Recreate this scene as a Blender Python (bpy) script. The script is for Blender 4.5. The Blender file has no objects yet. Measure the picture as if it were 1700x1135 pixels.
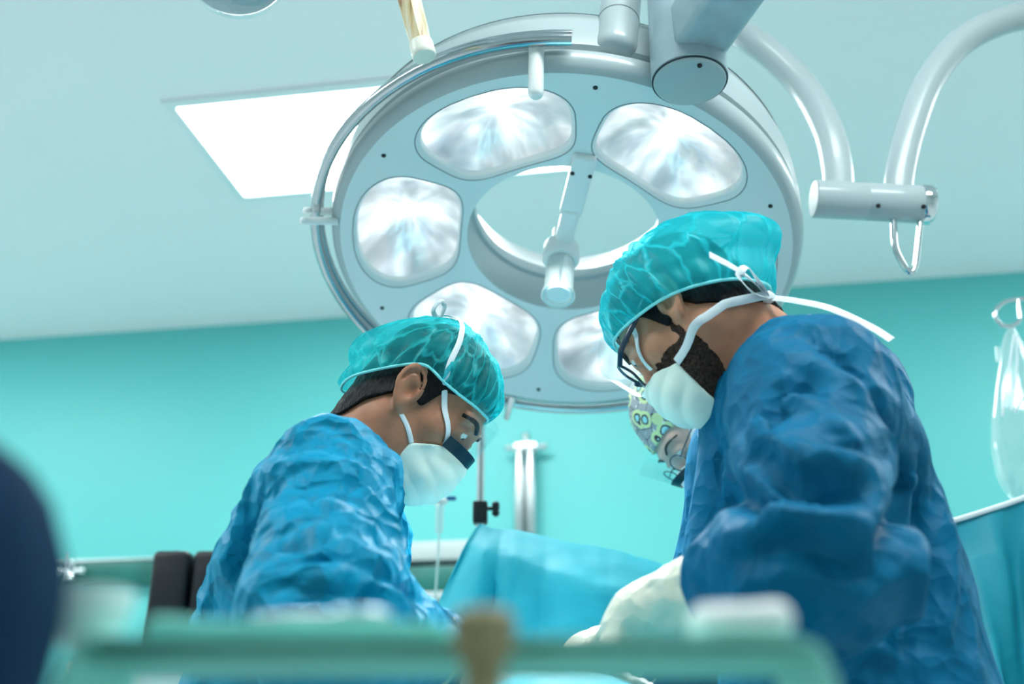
import bpy, bmesh, math
import numpy as np
from mathutils import Vector, Matrix
C = bpy.context.scene.collection
PI = math.pi
# ------------------------------------------------------------------ camera, world, exposure
FPX = 1794.0
TH = math.radians(22.2)
CAMZ = 0.95
cam_d = bpy.data.cameras.new('camera'); cam = bpy.data.objects.new('camera', cam_d); C.objects.link(cam)
cam.location = (0, 0, CAMZ); cam.rotation_euler = (PI / 2 + TH, 0, 0)
cam_d.sensor_width = 36.0; cam_d.lens = FPX / 1700 * 36.0
cam_d.clip_start = 0.02
cam_d.dof.use_dof = True; cam_d.dof.focus_distance = 1.62; cam_d.dof.aperture_fstop = 2.3
S = bpy.context.scene
S.camera = cam
S.view_settings.view_transform = 'Standard'; S.view_settings.look = 'None'
S.view_settings.exposure = 0.16; S.view_settings.gamma = 1.0; S.view_settings.use_curve_mapping = False
S.cycles.max_bounces = 10; S.cycles.diffuse_bounces = 5; S.cycles.transparent_max_bounces = 16
S.cycles.sample_clamp_indirect = 6.0
w = bpy.data.worlds.new('world'); S.world = w; w.use_nodes = True
w.node_tree.nodes['Background'].inputs[0].default_value = (0.5, 0.8, 0.85, 1)
w.node_tree.nodes['Background'].inputs[1].default_value = 0.02

def area_light(name, loc, direction, sx, sy, power, color=(1, 1, 1), spread=180):
    d = bpy.data.lights.new(name, 'AREA'); d.shape = 'RECTANGLE'; d.size = sx; d.size_y = sy
    d.energy = power; d.color = color; d.spread = math.radians(spread)
    o = bpy.data.objects.new(name, d); C.objects.link(o); o.location = loc
    o.rotation_euler = Vector(direction).to_track_quat('-Z', 'Y').to_euler()
    return o

def at(px, py, Y):
    v = (567.5 - py) / FPX; c = math.cos(TH); s = math.sin(TH)
    d = Y / (c - v * s)
    return Vector(((px - 850) / FPX * d, Y, CAMZ + d * (s + v * c)))
def at_z(px, py, Z):
    p = at(px, py, 1.0); k = (Z - CAMZ) / (p.z - CAMZ)
    return Vector((p.x * k, k, Z))
def px_of(p):
    c = math.cos(TH); s = math.sin(TH); x, y, z = p[0], p[1], p[2] - CAMZ
    d = y * c + z * s; u = -y * s + z * c
    return (850 + FPX * x / d, 567.5 - FPX * u / d, d)

# ------------------------------------------------------------------ geometry helpers
class Geo:
    def __init__(s): s.V = []; s.F = []
    def add(s, vf):
        V, F = vf; n = len(s.V)
        s.V.extend([tuple(v) for v in V]); s.F.extend([tuple(i + n for i in f) for f in F]); return s
    @property
    def vf(s): return s.V, s.F

def unit(v): return Vector(v).normalized()
def frame_of(n, hint=(0, 0, 1)):
    n = unit(n); h = Vector(hint)
    if abs(n.dot(h.normalized())) > 0.98: h = Vector((0, 1, 0))
    u = h.cross(n).normalized(); v = n.cross(u)
    return u, v, n
def spline(pts, n=8, closed=False):
    P = [np.array(p, float) for p in pts]; out = []; m = len(P)
    rng = m if closed else m - 1
    for i in range(rng):
        p0 = P[(i - 1) % m] if (closed or i > 0) else 2 * P[0] - P[1]
        p1 = P[i]; p2 = P[(i + 1) % m]
        p3 = P[(i + 2) % m] if (closed or i < m - 2) else 2 * P[m - 1] - P[m - 2]
        for k in range(n):
            t = k / n
            out.append(0.5 * (2 * p1 + (p2 - p0) * t + (2 * p0 - 5 * p1 + 4 * p2 - p3) * t * t + (3 * p1 - p0 - 3 * p2 + p3) * t ** 3))
    if not closed: out.append(P[-1])
    return out
def tube(pts, r, seg=14, closed=False, cap=True, flat=None, hint=None):
    """round (or flat=(w,t) ribbon-like superellipse) section swept along pts"""
    P = [Vector(p) for p in pts]; n = len(P)
    R = r if isinstance(r, (list, tuple)) else [r] * n
    T = []
    for i in range(n):
        a = P[(i - 1) % n] if (closed or i > 0) else P[i]; b = P[(i + 1) % n] if (closed or i < n - 1) else P[i]
        T.append((b - a).normalized())
    u, v, _ = frame_of(T[0], (hint[0] if isinstance(hint, list) else hint) or (0, 0, 1)); V = []; F = []
    for i in range(n):
        u = (u - T[i] * u.dot(T[i])).normalized()
        if hint is not None:
            h = hint[i] if isinstance(hint, list) else Vector(hint)
            uu = Vector(h).cross(T[i])
            if uu.length > 1e-4: u = uu.normalized()
        v = T[i].cross(u)
        for k in range(seg):
            a = 2 * PI * k / seg; ca, sa = math.cos(a), math.sin(a)
            if flat:
                ca = math.copysign(abs(ca) ** 0.5, ca) * flat[0] / 2; sa = math.copysign(abs(sa) ** 0.5, sa) * flat[1] / 2
                V.append(P[i] + u * ca + v * sa)
            else: V.append(P[i] + (u * ca + v * sa) * R[i])
    m = n if closed else n - 1
    for i in range(m):
        for k in range(seg):
            a = i * seg + k; b = i * seg + (k + 1) % seg; j = (i + 1) % n
            F.append((a, b, j * seg + (k + 1) % seg, j * seg + k))
    if cap and not closed:
        F.append(tuple(range(seg - 1, -1, -1))); F.append(tuple((n - 1) * seg + k for k in range(seg)))
    return V, F
def lathe(prof, o, n, seg=48, closed=False, hint=(0, 0, 1)):
    """prof: list of (radius, height along n)"""
    u, v, n = frame_of(n, hint); o = Vector(o); V = []; F = []; m = len(prof)
    for r, h in prof:
        for k in range(seg):
            a = 2 * PI * k / seg
            V.append(o + n * h + (u * math.cos(a) + v * math.sin(a)) * max(r, 1e-5))
    for i in range(m if closed else m - 1):
        j = (i + 1) % m
        for k in range(seg):
            k2 = (k + 1) % seg
            F.append((i * seg + k, i * seg + k2, j * seg + k2, j * seg + k))
    if not closed:
        if prof[0][0] > 1e-4: F.append(tuple(range(seg - 1, -1, -1)))
        if prof[-1][0] > 1e-4: F.append(tuple((m - 1) * seg + k for k in range(seg)))
    return V, F
def box(c, size, axes=None, bevel=0.0, seg=2):
    bm = bmesh.new(); bmesh.ops.create_cube(bm, size=1.0)
    for v in bm.verts: v.co = Vector((v.co.x * size[0], v.co.y * size[1], v.co.z * size[2]))
    if bevel: bmesh.ops.bevel(bm, geom=list(bm.edges) + list(bm.verts), offset=bevel, segments=seg, affect='EDGES', profile=0.5)
    ax = axes or (Vector((1, 0, 0)), Vector((0, 1, 0)), Vector((0, 0, 1))); c = Vector(c)
    bm.verts.ensure_lookup_table()
    V = [c + ax[0] * v.co.x + ax[1] * v.co.y + ax[2] * v.co.z for v in bm.verts]
    F = [tuple(v.index for v in f.verts) for f in bm.faces]; bm.free()
    return V, F
def ball(c, r, seg=16, rings=10, axes=None):
    ax = axes or (Vector((1, 0, 0)), Vector((0, 1, 0)), Vector((0, 0, 1))); c = Vector(c)
    rr = r if isinstance(r, (tuple, list)) else (r, r, r); V = []; F = []
    for i in range(rings + 1):
        t = PI * i / rings
        for k in range(seg):
            a = 2 * PI * k / seg; s = max(math.sin(t), 1e-4)
            V.append(c + ax[0] * (rr[0] * s * math.cos(a)) + ax[1] * (rr[1] * s * math.sin(a)) + ax[2] * (rr[2] * math.cos(t)))
    for i in range(rings):
        for k in range(seg):
            k2 = (k + 1) % seg
            F.append((i * seg + k, (i + 1) * seg + k, (i + 1) * seg + k2, i * seg + k2))
    return V, F
def ribbon(pts, width, thick, hint, n=6):
    return tube(spline(pts, n), 0.01, seg=8, flat=(width, thick), hint=hint)

# ------------------------------------------------------------------ object helpers
ORG = {}
def world_org(o): return ORG.get(o.name, Vector((0, 0, 0)))
def fix_normals(me):
    bm = bmesh.new(); bm.from_mesh(me); bmesh.ops.recalc_face_normals(bm, faces=bm.faces); bm.to_mesh(me); bm.free()
def obj(name, vf, mat, parent=None, smooth=True, sharp=40, uv=None, recalc=True, org=None):
    V, F = vf.vf if isinstance(vf, Geo) else vf
    V = np.array([tuple(v) for v in V], float)
    if org is None: org = Vector((float(V[:, 0].mean()), float(V[:, 1].mean()), float(V[:, 2].min() if parent is None else V[:, 2].mean())))
    org = Vector(org)
    me = bpy.data.meshes.new(name)
    me.from_pydata((V - np.array(org)).tolist(), [], [tuple(int(i) for i in f) for f in F])
    if uv is not None:
        l = me.uv_layers.new(name='UVMap'); vi = np.empty(len(me.loops), np.int32); me.loops.foreach_get('vertex_index', vi)
        l.data.foreach_set('uv', np.asarray(uv, np.float32)[vi].ravel())
    if recalc: fix_normals(me)
    if smooth:
        me.polygons.foreach_set('use_smooth', [True] * len(me.polygons))
        if sharp: me.set_sharp_from_angle(angle=math.radians(sharp))
    me.materials.append(mat); me.update()
    o = bpy.data.objects.new(name, me); C.objects.link(o)
    ORG[o.name] = org
    if parent is not None: o.parent = parent; o.location = org - world_org(parent)
    else: o.location = org
    return o
def tag(o, label=None, cat=None, group=None, kind=None):
    if label: o['label'] = label
    if cat: o['category'] = cat
    if group: o['group'] = group
    if kind: o['kind'] = kind
    return o
def thing(name, loc, label, cat, group=None):
    o = bpy.data.objects.new(name, None); C.objects.link(o); o.location = Vector(loc); o.empty_display_size = 0.1
    ORG[o.name] = Vector(loc)
    return tag(o, label, cat, group)

# ------------------------------------------------------------------ material helpers
def mat(name, color=(0.8, 0.8, 0.8), rough=0.5, metal=0.0, spec=0.5, emit=None, estr=0.0, trans=0.0, ior=1.45, sss=0.0, sheen=0.0, coat=0.0, noise=None, bump=None):
    """noise=(scale, amount, detail) multiplies the colour a little; bump=[(kind, scale, strength, distance, stretch)]"""
    m = bpy.data.materials.new(name); m.use_nodes = True; nt = m.node_tree; N = nt.nodes; L = nt.links
    b = N['Principled BSDF']
    b.inputs['Base Color'].default_value = (*color, 1); b.inputs['Roughness'].default_value = rough
    b.inputs['Metallic'].default_value = metal; b.inputs['Specular IOR Level'].default_value = spec
    b.inputs['IOR'].default_value = ior; b.inputs['Transmission Weight'].default_value = trans
    b.inputs['Subsurface Weight'].default_value = sss; b.inputs['Sheen Weight'].default_value = sheen
    b.inputs['Coat Weight'].default_value = coat
    if sss: b.inputs['Subsurface Radius'].default_value = (0.012, 0.005, 0.003); b.inputs['Subsurface Scale'].default_value = 0.5
    if emit: b.inputs['Emission Color'].default_value = (*emit, 1); b.inputs['Emission Strength'].default_value = estr
    tc = N.new('ShaderNodeTexCoord')
    if noise:
        t = N.new('ShaderNodeTexNoise'); t.inputs['Scale'].default_value = noise[0]; t.inputs['Detail'].default_value = noise[2] if len(noise) > 2 else 4
        L.new(tc.outputs['Object'], t.inputs['Vector'])
        mr = N.new('ShaderNodeMapRange'); mr.inputs[1].default_value = 0.25; mr.inputs[2].default_value = 0.75
        mr.inputs[3].default_value = 1 - noise[1]; mr.inputs[4].default_value = 1 + noise[1]
        L.new(t.outputs['Fac'], mr.inputs[0])
        mx = N.new('ShaderNodeVectorMath'); mx.operation = 'SCALE'; mx.inputs[0].default_value = color
        L.new(mr.outputs[0], mx.inputs['Scale']); L.new(mx.outputs[0], b.inputs['Base Color'])
    prev = None
    for (kind, sc, st, dist, stretch) in (bump or []):
        mp = N.new('ShaderNodeMapping'); mp.inputs['Scale'].default_value = stretch; L.new(tc.outputs['Object'], mp.inputs['Vector'])
        if kind == 'noise':
            t = N.new('ShaderNodeTexNoise'); t.inputs['Scale'].default_value = sc; t.inputs['Detail'].default_value = 4; out = t.outputs['Fac']
            L.new(mp.outputs[0], t.inputs['Vector'])
        elif kind == 'crease':      # ridged facets of crumpled sheet: voronoi of a warped position
            nz = N.new('ShaderNodeTexNoise'); nz.inputs['Scale'].default_value = sc * 0.6; nz.inputs['Detail'].default_value = 2; L.new(mp.outputs[0], nz.inputs['Vector'])
            ad = N.new('ShaderNodeVectorMath'); ad.operation = 'MULTIPLY_ADD'; ad.inputs[1].default_value = (0.8 / sc,) * 3
            L.new(nz.outputs['Color'], ad.inputs[0]); L.new(mp.outputs[0], ad.inputs[2])
            t = N.new('ShaderNodeTexVoronoi'); t.feature = 'F1'; t.inputs['Scale'].default_value = sc; L.new(ad.outputs[0], t.inputs['Vector'])
            out = t.outputs['Distance']
        elif kind == 'wave':
            t = N.new('ShaderNodeTexWave'); t.inputs['Scale'].default_value = sc; t.inputs['Distortion'].default_value = 2; out = t.outputs['Fac']
            L.new(mp.outputs[0], t.inputs['Vector'])
        bp = N.new('ShaderNodeBump'); bp.inputs['Strength'].default_value = st; bp.inputs['Distance'].default_value = dist
        L.new(out, bp.inputs['Height'])
        if prev: L.new(prev.outputs[0], bp.inputs['Normal'])
        prev = bp
    if prev: L.new(prev.outputs[0], b.inputs['Normal'])
    return m

M = {}
M['ceiling'] = mat('ceiling_paint', (0.90, 0.92, 0.93), 0.6, noise=(0.7, 0.02))
M['wall'] = mat('teal_wall_paint', (0.135, 0.57, 0.56), 0.42, spec=0.4, noise=(0.8, 0.02))
M['wall_pale'] = mat('pale_wall_paint', (0.66, 0.74, 0.74), 0.45, noise=(0.8, 0.02))
M['floor'] = mat('floor_vinyl', (0.60, 0.63, 0.64), 0.35, noise=(9, 0.08))
M['enamel'] = mat('white_enamel', (0.43, 0.51, 0.53), 0.28, coat=0.2, noise=(6, 0.03))
M['face_lit'] = mat('lit_enamel', (0.74, 0.82, 0.83), 0.35, noise=(6, 0.02))  # lighter copy of the lamp's enamel: light on its face put into the colour
M['enamel_scuffed'] = mat('scuffed_enamel', (0.36, 0.48, 0.53), 0.3, coat=0.2, noise=(25, 0.12, 8))
M['plastic_white'] = mat('white_plastic', (0.82, 0.86, 0.86), 0.35)
M['rail_steel'] = mat('rail_steel', (0.50, 0.54, 0.57), 0.16, metal=1.0, noise=(30, 0.05))
M['chrome'] = mat('chrome', (0.70, 0.74, 0.76), 0.10, metal=1.0, noise=(40, 0.04))
M['steel'] = mat('brushed_steel', (0.55, 0.60, 0.61), 0.28, metal=1.0, noise=(30, 0.06))
M['black'] = mat('black_plastic', (0.008, 0.010, 0.014), 0.4, noise=(40, 0.2))
M['scrub_navy'] = mat('navy_scrubs', (0.001, 0.022, 0.060), 0.8, spec=0.15, noise=(20, 0.1))
M['seam'] = mat('dark_seam', (0.03, 0.05, 0.06), 0.6)
M['panel'] = mat('lit_diffuser', (0.9, 0.9, 0.9), 0.5, emit=(0.95, 1.0, 1.0), estr=9.0)
M['panel_trim'] = mat('panel_trim', (0.80, 0.88, 0.89), 0.4)

# ------------------------------------------------------------------ room shell
psi = math.atan2(1938.0, 11850.0)           # the back wall is turned this much from the camera's picture plane
WD = Vector((math.cos(psi), -math.sin(psi), 0)); WN = Vector((math.sin(psi), math.cos(psi), 0))   # along the wall / into the wall
CEIL = 2.9
Wc = at_z(850, 507.5, CEIL); Wc.z = 0
def room(a, b, z): return Wc + WD * a - WN * b + Vector((0, 0, z))
def slab(name, c, sx, sy, sz, m):
    o = obj(name, box(c, (sx, sy, sz), (WD, WN, Vector((0, 0, 1)))), m, smooth=False); o['kind'] = 'structure'; return o
slab('floor', room(0, 3.4, -0.05), 7.2, 7.0, 0.1, M['floor'])
slab('ceiling', room(0, 3.4, CEIL + 0.05), 7.2, 7.0, 0.1, M['ceiling'])
slab('wall_back', room(0, -0.05, CEIL / 2), 7.2, 0.1, CEIL, M['wall'])
slab('wall_left', room(-3.6, 3.4, CEIL / 2), 0.1, 6.8, CEIL, M['wall_pale'])
slab('wall_right', room(3.6, 3.4, CEIL / 2), 0.1, 6.8, CEIL, M['wall_pale'])
slab('wall_front', room(0, 6.85, CEIL / 2), 7.2, 0.1, CEIL, M['wall_pale'])

# ------------------------------------------------------------------ ceiling panels: the one in view, plus unseen ones added to light the room
def uv_room(p): d = Vector((p.x, p.y, 0)) - Wc; return d.dot(WD), -d.dot(WN)
a0, b0 = uv_room(at_z(293, 175, CEIL)); a1, b1 = uv_room(at_z(405, 322, CEIL)); a2, _ = uv_room(at_z(1000, 281, CEIL))
print('PANEL', a0, b0, a1, b1, a2)
def ceiling_panel(ac, bc, la, lb, label, power):
    t = thing('ceiling_light', room(ac, bc, CEIL), label, 'ceiling light', 'flush ceiling light panels')
    g = Geo(); f = 0.035; ax = (WD, WN, Vector((0, 0, 1)))
    for s in (-1, 1):
        g.add(box(room(ac, bc + s * (lb / 2 + f / 2), CEIL - 0.006), (la + 2 * f, f, 0.012), ax, 0.002))
        g.add(box(room(ac + s * (la / 2 + f / 2), bc, CEIL - 0.006), (f, lb, 0.012), ax, 0.002))
    obj('frame', g, M['panel_trim'], t)
    obj('diffuser', box(room(ac, bc, CEIL - 0.003), (la, lb, 0.006), ax), M['panel'], t, smooth=False)
    if power:
        l = area_light('panel_lamp', room(ac, bc, CEIL - 0.012), (0, 0, -1), la, lb, power, (0.93, 1.0, 1.0))
        l.rotation_euler[2] = -psi
    return t
pl, pb = abs(a2 - a0), abs(b0 - b1)
ac, bc = (a0 + a2) / 2 , (b0 + b1) / 2
ceiling_panel(ac, bc, pl, pb, 'large lit square ceiling panel behind the round surgical light', 22)
for (aa, bb, lab, pw) in ((-2.75, 1.4, 'unseen ceiling panel added for light over the far left corner', 10), (2.75, 1.4, 'unseen ceiling panel added for light over the far right corner', 10),
                      (-1.5, 3.6, 'unseen ceiling panel added for light behind and left of the camera', 16), (1.3, 3.6, 'unseen ceiling panel added for light behind and right of the camera', 15)):
    ceiling_panel(aa, bb, 1.27, 0.57, lab, pw)  # out-of-view panels, added for the light they give
# ------------------------------------------------------------------ main surgical light
def lens_material(name):
    """the faceted reflector behind a lens, lit by its bulb: brighter along the bulb's axis, fading to the facets at the side"""
    m = bpy.data.materials.new(name); m.use_nodes = True; nt = m.node_tree; N = nt.nodes; L = nt.links
    b = N['Principled BSDF']; b.inputs['Base Color'].default_value = (0.42, 0.44, 0.47, 1); b.inputs['Metallic'].default_value = 0.7
    b.inputs['Roughness'].default_value = 0.28
    uv = N.new('ShaderNodeUVMap'); uv.uv_map = 'UVMap'
    sp = N.new('ShaderNodeSeparateXYZ'); L.new(uv.outputs[0], sp.inputs[0])
    def math_(op, a, b_=None, clamp=False):
        n = N.new('ShaderNodeMath'); n.operation = op; n.use_clamp = clamp
        for i, x in enumerate((a, b_)):
            if x is None: continue
            if isinstance(x, (int, float)): n.inputs[i].default_value = x
            else: L.new(x, n.inputs[i])
        return n.outputs[0]
    ang = math_('ARCTAN2', sp.outputs[0], sp.outputs[1])
    r2 = math_('ADD', math_('MULTIPLY', sp.outputs[0], sp.outputs[0]), math_('MULTIPLY', sp.outputs[1], sp.outputs[1]))
    r = math_('SQRT', r2)
    core = math_('DIVIDE', 0.05, math_('ADD', r2, 0.035))                      # bulb core glow
    c2 = math_('POWER', math_('ABSOLUTE', math_('COSINE', ang)), 6.0)
    wedge = math_('MULTIPLY', c2, math_('SUBTRACT', 1.35, r))
    nz = N.new('ShaderNodeTexNoise'); nz.inputs['Scale'].default_value = 1.6; nz.inputs['Detail'].default_value = 2
    cb = N.new('ShaderNodeCombineXYZ'); L.new(math_('MULTIPLY', ang, 1.1), cb.inputs[0]); L.new(math_('MULTIPLY', r, 0.7), cb.inputs[1])
    oi = N.new('ShaderNodeObjectInfo'); L.new(math_('MULTIPLY', oi.outputs['Random'], 20.0), cb.inputs[2])
    L.new(cb.outputs[0], nz.inputs['Vector'])
    facet = math_('MULTIPLY', math_('POWER', nz.outputs['Fac'], 3.0), 2.4)
    tot = math_('ADD', math_('ADD', core, math_('MULTIPLY', wedge, 0.8)), math_('ADD', facet, 0.12))
    L.new(math_('MULTIPLY', tot, 0.95), b.inputs['Emission Strength']); b.inputs['Emission Color'].default_value = (0.98, 1.0, 1.0, 1)
    bp = N.new('ShaderNodeBump'); bp.inputs['Strength'].default_value = 0.5; bp.inputs['Distance'].default_value = 0.02
    L.new(nz.outputs['Fac'], bp.inputs['Height']); L.new(bp.outputs[0], b.inputs['Normal'])
    return m
def clear_material(name, tint=(0.97, 1, 1), rough=0.03, gloss=0.1, haze=0.0, edge=0.5):
    """thin clear sheet: lets light straight through, reflects more at grazing angles, a little milky"""
    m = bpy.data.materials.new(name); m.use_nodes = True; nt = m.node_tree; N = nt.nodes; L = nt.links; N.remove(N['Principled BSDF'])
    out = N['Material Output']; tr = N.new('ShaderNodeBsdfTransparent'); tr.inputs[0].default_value = (*tint, 1)
    gl = N.new('ShaderNodeBsdfGlossy'); gl.inputs['Roughness'].default_value = rough; gl.inputs[0].default_value = (1, 1, 1, 1)
    df = N.new('ShaderNodeBsdfDiffuse'); df.inputs[0].default_value = (0.8, 0.95, 0.95, 1)
    lw = N.new('ShaderNodeLayerWeight'); lw.inputs[0].default_value = 0.35
    mr = N.new('ShaderNodeMapRange'); mr.inputs[3].default_value = gloss; mr.inputs[4].default_value = gloss + edge; L.new(lw.outputs['Facing'], mr.inputs[0])
    m1 = N.new('ShaderNodeMixShader'); L.new(mr.outputs[0], m1.inputs[0]); L.new(tr.outputs[0], m1.inputs[1]); L.new(gl.outputs[0], m1.inputs[2])
    m2 = N.new('ShaderNodeMixShader'); m2.inputs[0].default_value = haze; L.new(m1.outputs[0], m2.inputs[1]); L.new(df.outputs[0], m2.inputs[2])
    L.new(m2.outputs[0], out.inputs[0]); return m
M['reflector'] = lens_material('lamp_reflector')
M['glass'] = clear_material('clear_glass', gloss=0.04, edge=0.25)
M['handle_glass'] = clear_material('frosted_handle', (0.92, 0.98, 0.99), 0.15, 0.12, 0.25, 0.6)

LO = at(934, 436, 1.84)
tilt = math.radians(19); roll = math.radians(3)
LN = Vector((0, -math.sin(tilt), -math.cos(tilt)))
LU = Vector((1, 0, 0)); LW = Vector((0, -math.cos(tilt), math.sin(tilt)))
Rm = Matrix.Rotation(math.radians(5), 3, Vector((0, 1, 0)))
LN = Rm @ LN; LU = Rm @ LU; LW = Rm @ LW
def lp(u, w_, n): return LO + LU * u + LW * w_ + LN * n
CONE = 0.235                   # the face is a shallow dish: every lens leans in towards the axis
def lpol(a, r, n): a = math.radians(a); return lp(r * math.cos(a), r * math.sin(a), n - CONE * max(0, RF - r))
RF, RH = 0.424, 0.188          # face radius, hole radius
lamp = thing('surgical_light', lp(0, 0, -0.1), 'big round white surgical light with six lit lenses and a chrome rail, above both surgeons', 'surgical light')
def sector(ac, da, r1, r2, n=56, e=0.62, k=1.0):
    out = []; rm = (r1 + r2) / 2; dr = (r2 - r1) / 2 * k
    for i in range(n):
        t = 2 * PI * i / n; c, s = math.cos(t), math.sin(t)
        a = ac + da * k * math.copysign(abs(c) ** e, c) * (1 - 0.16 * s); r = rm + dr * math.copysign(abs(s) ** e, s) - 0.012 * (1 - abs(c)) * (1 if s < 0 else 0)
        out.append((a, r))
    return out
LENS = [56 + 60 * k + d for k, d in enumerate((0, 0, 0, 0, 0, 0))]
def build_head_face(P, lens, r1, r2, da, RF, RH):
    bm = bmesh.new(); loops = []
    def loop(pts):
        vs = [bm.verts.new(p) for p in pts]; es = [bm.edges.new((vs[i], vs[(i + 1) % len(vs)])) for i in range(len(vs))]; loops.append((vs, es)); return vs
    loop([P(360 * i / 120, RF, 0) for i in range(120)]); loop([P(360 * i / 72, RH, 0) for i in range(72)])
    secs = []
    for a in lens:
        s = sector(a, da, r1, r2); secs.append(s); loop([P(x, y, 0) for x, y in s])
    bmesh.ops.triangle_fill(bm, use_beauty=True, use_dissolve=False, edges=[e for _, es in loops for e in es])
    bm.verts.index_update(); g = Geo()
    g.add(([v.co.copy() for v in bm.verts], [tuple(v.index for v in f.verts) for f in bm.faces])); bm.free()
    for a in lens:      # the rounded lip around each lens, sinking to the glass
        rings = [(1.0, 0.0), (0.985, -0.0035), (0.965, -0.005), (0.95, -0.009), (0.945, -0.02)]
        V = []; n = 56
        for k, dz in rings: V += [P(x, y, dz) for x, y in sector(a, da, r1, r2, k=k)]
        g.add((V, [(i * n + j, i * n + (j + 1) % n, (i + 1) * n + (j + 1) % n, (i + 1) * n + j) for i in range(len(rings) - 1) for j in range(n)]))
    return g
g = build_head_face(lpol, LENS, 0.213, 0.400, 26.0, RF, RH)
fg = g; g = Geo(); obj('lamp_face', fg, M['face_lit'], lamp, sharp=35, recalc=False)  # same paint as the housing, brightened in colour
prof = [(RF, 0), (RF + 0.010, 0.004), (RF + 0.018, 0.014), (RF + 0.022, 0.03), (RF + 0.020, 0.036), (RF + 0.010, 0.039), (RF + 0.009, 0.052), (RF + 0.018, 0.055),
        (RF + 0.022, 0.075), (RF + 0.020, 0.10), (RF + 0.012, 0.122), (RF + 0.009, 0.124), (RF + 0.008, 0.127), (RF + 0.004, 0.128), (RF - 0.02, 0.152), (RF - 0.07, 0.175), (RF - 0.14, 0.188),
        (RH + 0.03, 0.185), (RH + 0.006, 0.180), (RH - 0.004, 0.165), (RH - 0.004, 0.145), (RH + 0.004, 0.142), (RH + 0.002, 0.08), (RH, CONE * (RF - RH))]
prof = prof[:7] + [(r, h if r < RH + 0.01 else 0.052 + (h - 0.052) * 1.42) for r, h in prof[7:]]
V, F = lathe(prof, LO, -LN, seg=120)
F = [f for f in F if len(f) == 4]
g.add((V, F)); obj('housing', g, M['enamel'], lamp, sharp=35, recalc=False)
seam = lathe([(RF + 0.0125, 0.1525), (RF + 0.0128, 0.155), (RF + 0.0095, 0.158)], LO, -LN, seg=120); seam = (seam[0], [f for f in seam[1] if len(f) == 4])
obj('seam', seam, M['seam'], lamp, recalc=False)
def build_lens(P, a, r1, r2, da, parent, light=True):
    n = 56; V = []; uv = []; rm = (r1 + r2) / 2
    ks = [0.945, 0.8, 0.6, 0.4, 0.2, 0.02]
    for k in ks:
        for x, y in sector(a, da, r1, r2, k=k):
            V.append(P(x, y, -0.02 - 0.045 * (1 - (k / 0.945) ** 2)))
            uv.append((math.radians(x - a) * rm / 0.08, (y - rm) / 0.08))
    F = [(i * n + j, i * n + (j + 1) % n, (i + 1) * n + (j + 1) % n, (i + 1) * n + j) for i in range(len(ks) - 1) for j in range(n)] + [tuple(range((len(ks) - 1) * n, len(ks) * n))]
    ca, sa = math.cos(math.radians(a)), math.sin(math.radians(a))
    obj('reflector', (V, F), M['reflector'], parent, uv=uv, sharp=None, recalc=False)
    V = [P(x, y, -0.0085) for x, y in sector(a, da, r1, r2, k=0.955)] + [P(x, y, -0.007) for x, y in sector(a, da, r1, r2, k=0.6)] + [P(a, rm, -0.0065)]
    F = [(j, (j + 1) % n, n + (j + 1) % n, n + j) for j in range(n)] + [(n + j, n + (j + 1) % n, 2 * n) for j in range(n)]
    obj('lens', (V, F), M['glass'], parent, recalc=False)
M['shade_ring'] = mat('grey_shade_line', (0.16, 0.21, 0.23), 0.6)  # dark ring standing in for the shadow line around each lens
for a in LENS:
    obj('shade_ring', tube([lpol(x, y, 0.0) for x, y in sector(a, 26.0, 0.213, 0.400, k=1.012)], 0.0010, 6, closed=True), M['shade_ring'], lamp)
    build_lens(lpol, a, 0.213, 0.400, 26.0, lamp)
sp = bpy.data.lights.new('lamp_beam', 'SPOT'); sp.energy = 110; sp.spot_size = math.radians(80); sp.spot_blend = 0.7; sp.shadow_soft_size = 0.3; sp.color = (0.98, 1.0, 0.99)
so = bpy.data.objects.new('lamp_beam', sp); C.objects.link(so); so.location = lp(0, 0, 0.02); so.rotation_euler = LN.to_track_quat('-Z', 'Y').to_euler()
# screws
def screw(p, n, r, parent, slot=True, m=None):
    g = Geo(); g.add(lathe([(r, -0.001), (r, 0.001), (r * 0.7, 0.0022), (0.0, 0.0022)], p, n, 12)); return obj('screw', g, m or M['black'], parent)
for k in range(6): screw(lpol(86 + 60 * k, 0.397, 0.0005), LN, 0.0042, lamp)
# chrome rail: its left half stands off on brackets
rail = [lpol(a, RF + 0.05, -0.018) for a in range(92, 300, 4)]
obj('rail', tube(rail, 0.0105, 14), M['rail_steel'], lamp)
rail2 = [p - LN * 0.021 - (p - LO).normalized() * 0.004 for p in rail]
obj('rail', tube(rail2, 0.0075, 12), M['rail_steel'], lamp)
def post(a, ln, r):
    p0 = lpol(a, RF + 0.016, -0.035); p1 = lpol(a, RF + 0.072, 0.0)
    g = Geo(); g.add(tube([p0, p1], r, 16)); g.add(ball(p1, r * 1.0)); obj('rail_bracket', g, M['plastic_white'], lamp)
g = Geo(); p0 = lpol(99, RF + 0.03, -0.055); g.add(tube([p0, lpol(99, RF + 0.035, -0.02), lpol(99, RF + 0.0, 0.05) ], 0.0125, 18)); g.add(ball(lpol(99, RF + 0.0, 0.05), 0.0125)); g.add(ball(p0, 0.0125))
obj('rail_bracket', g, M['plastic_white'], lamp)
for a in (172, 259):
    g = Geo()
    for dn in (0.012, -0.014): g.add(tube([lpol(a, RF + 0.005, -0.015 + dn), lpol(a, RF + 0.066, dn)], 0.0075, 12)); g.add(ball(lpol(a, RF + 0.066, dn), 0.0075, 12, 8))
    obj('rail_bracket', g, M['plastic_white'] if a < 200 else M['chrome'], lamp)
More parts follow.
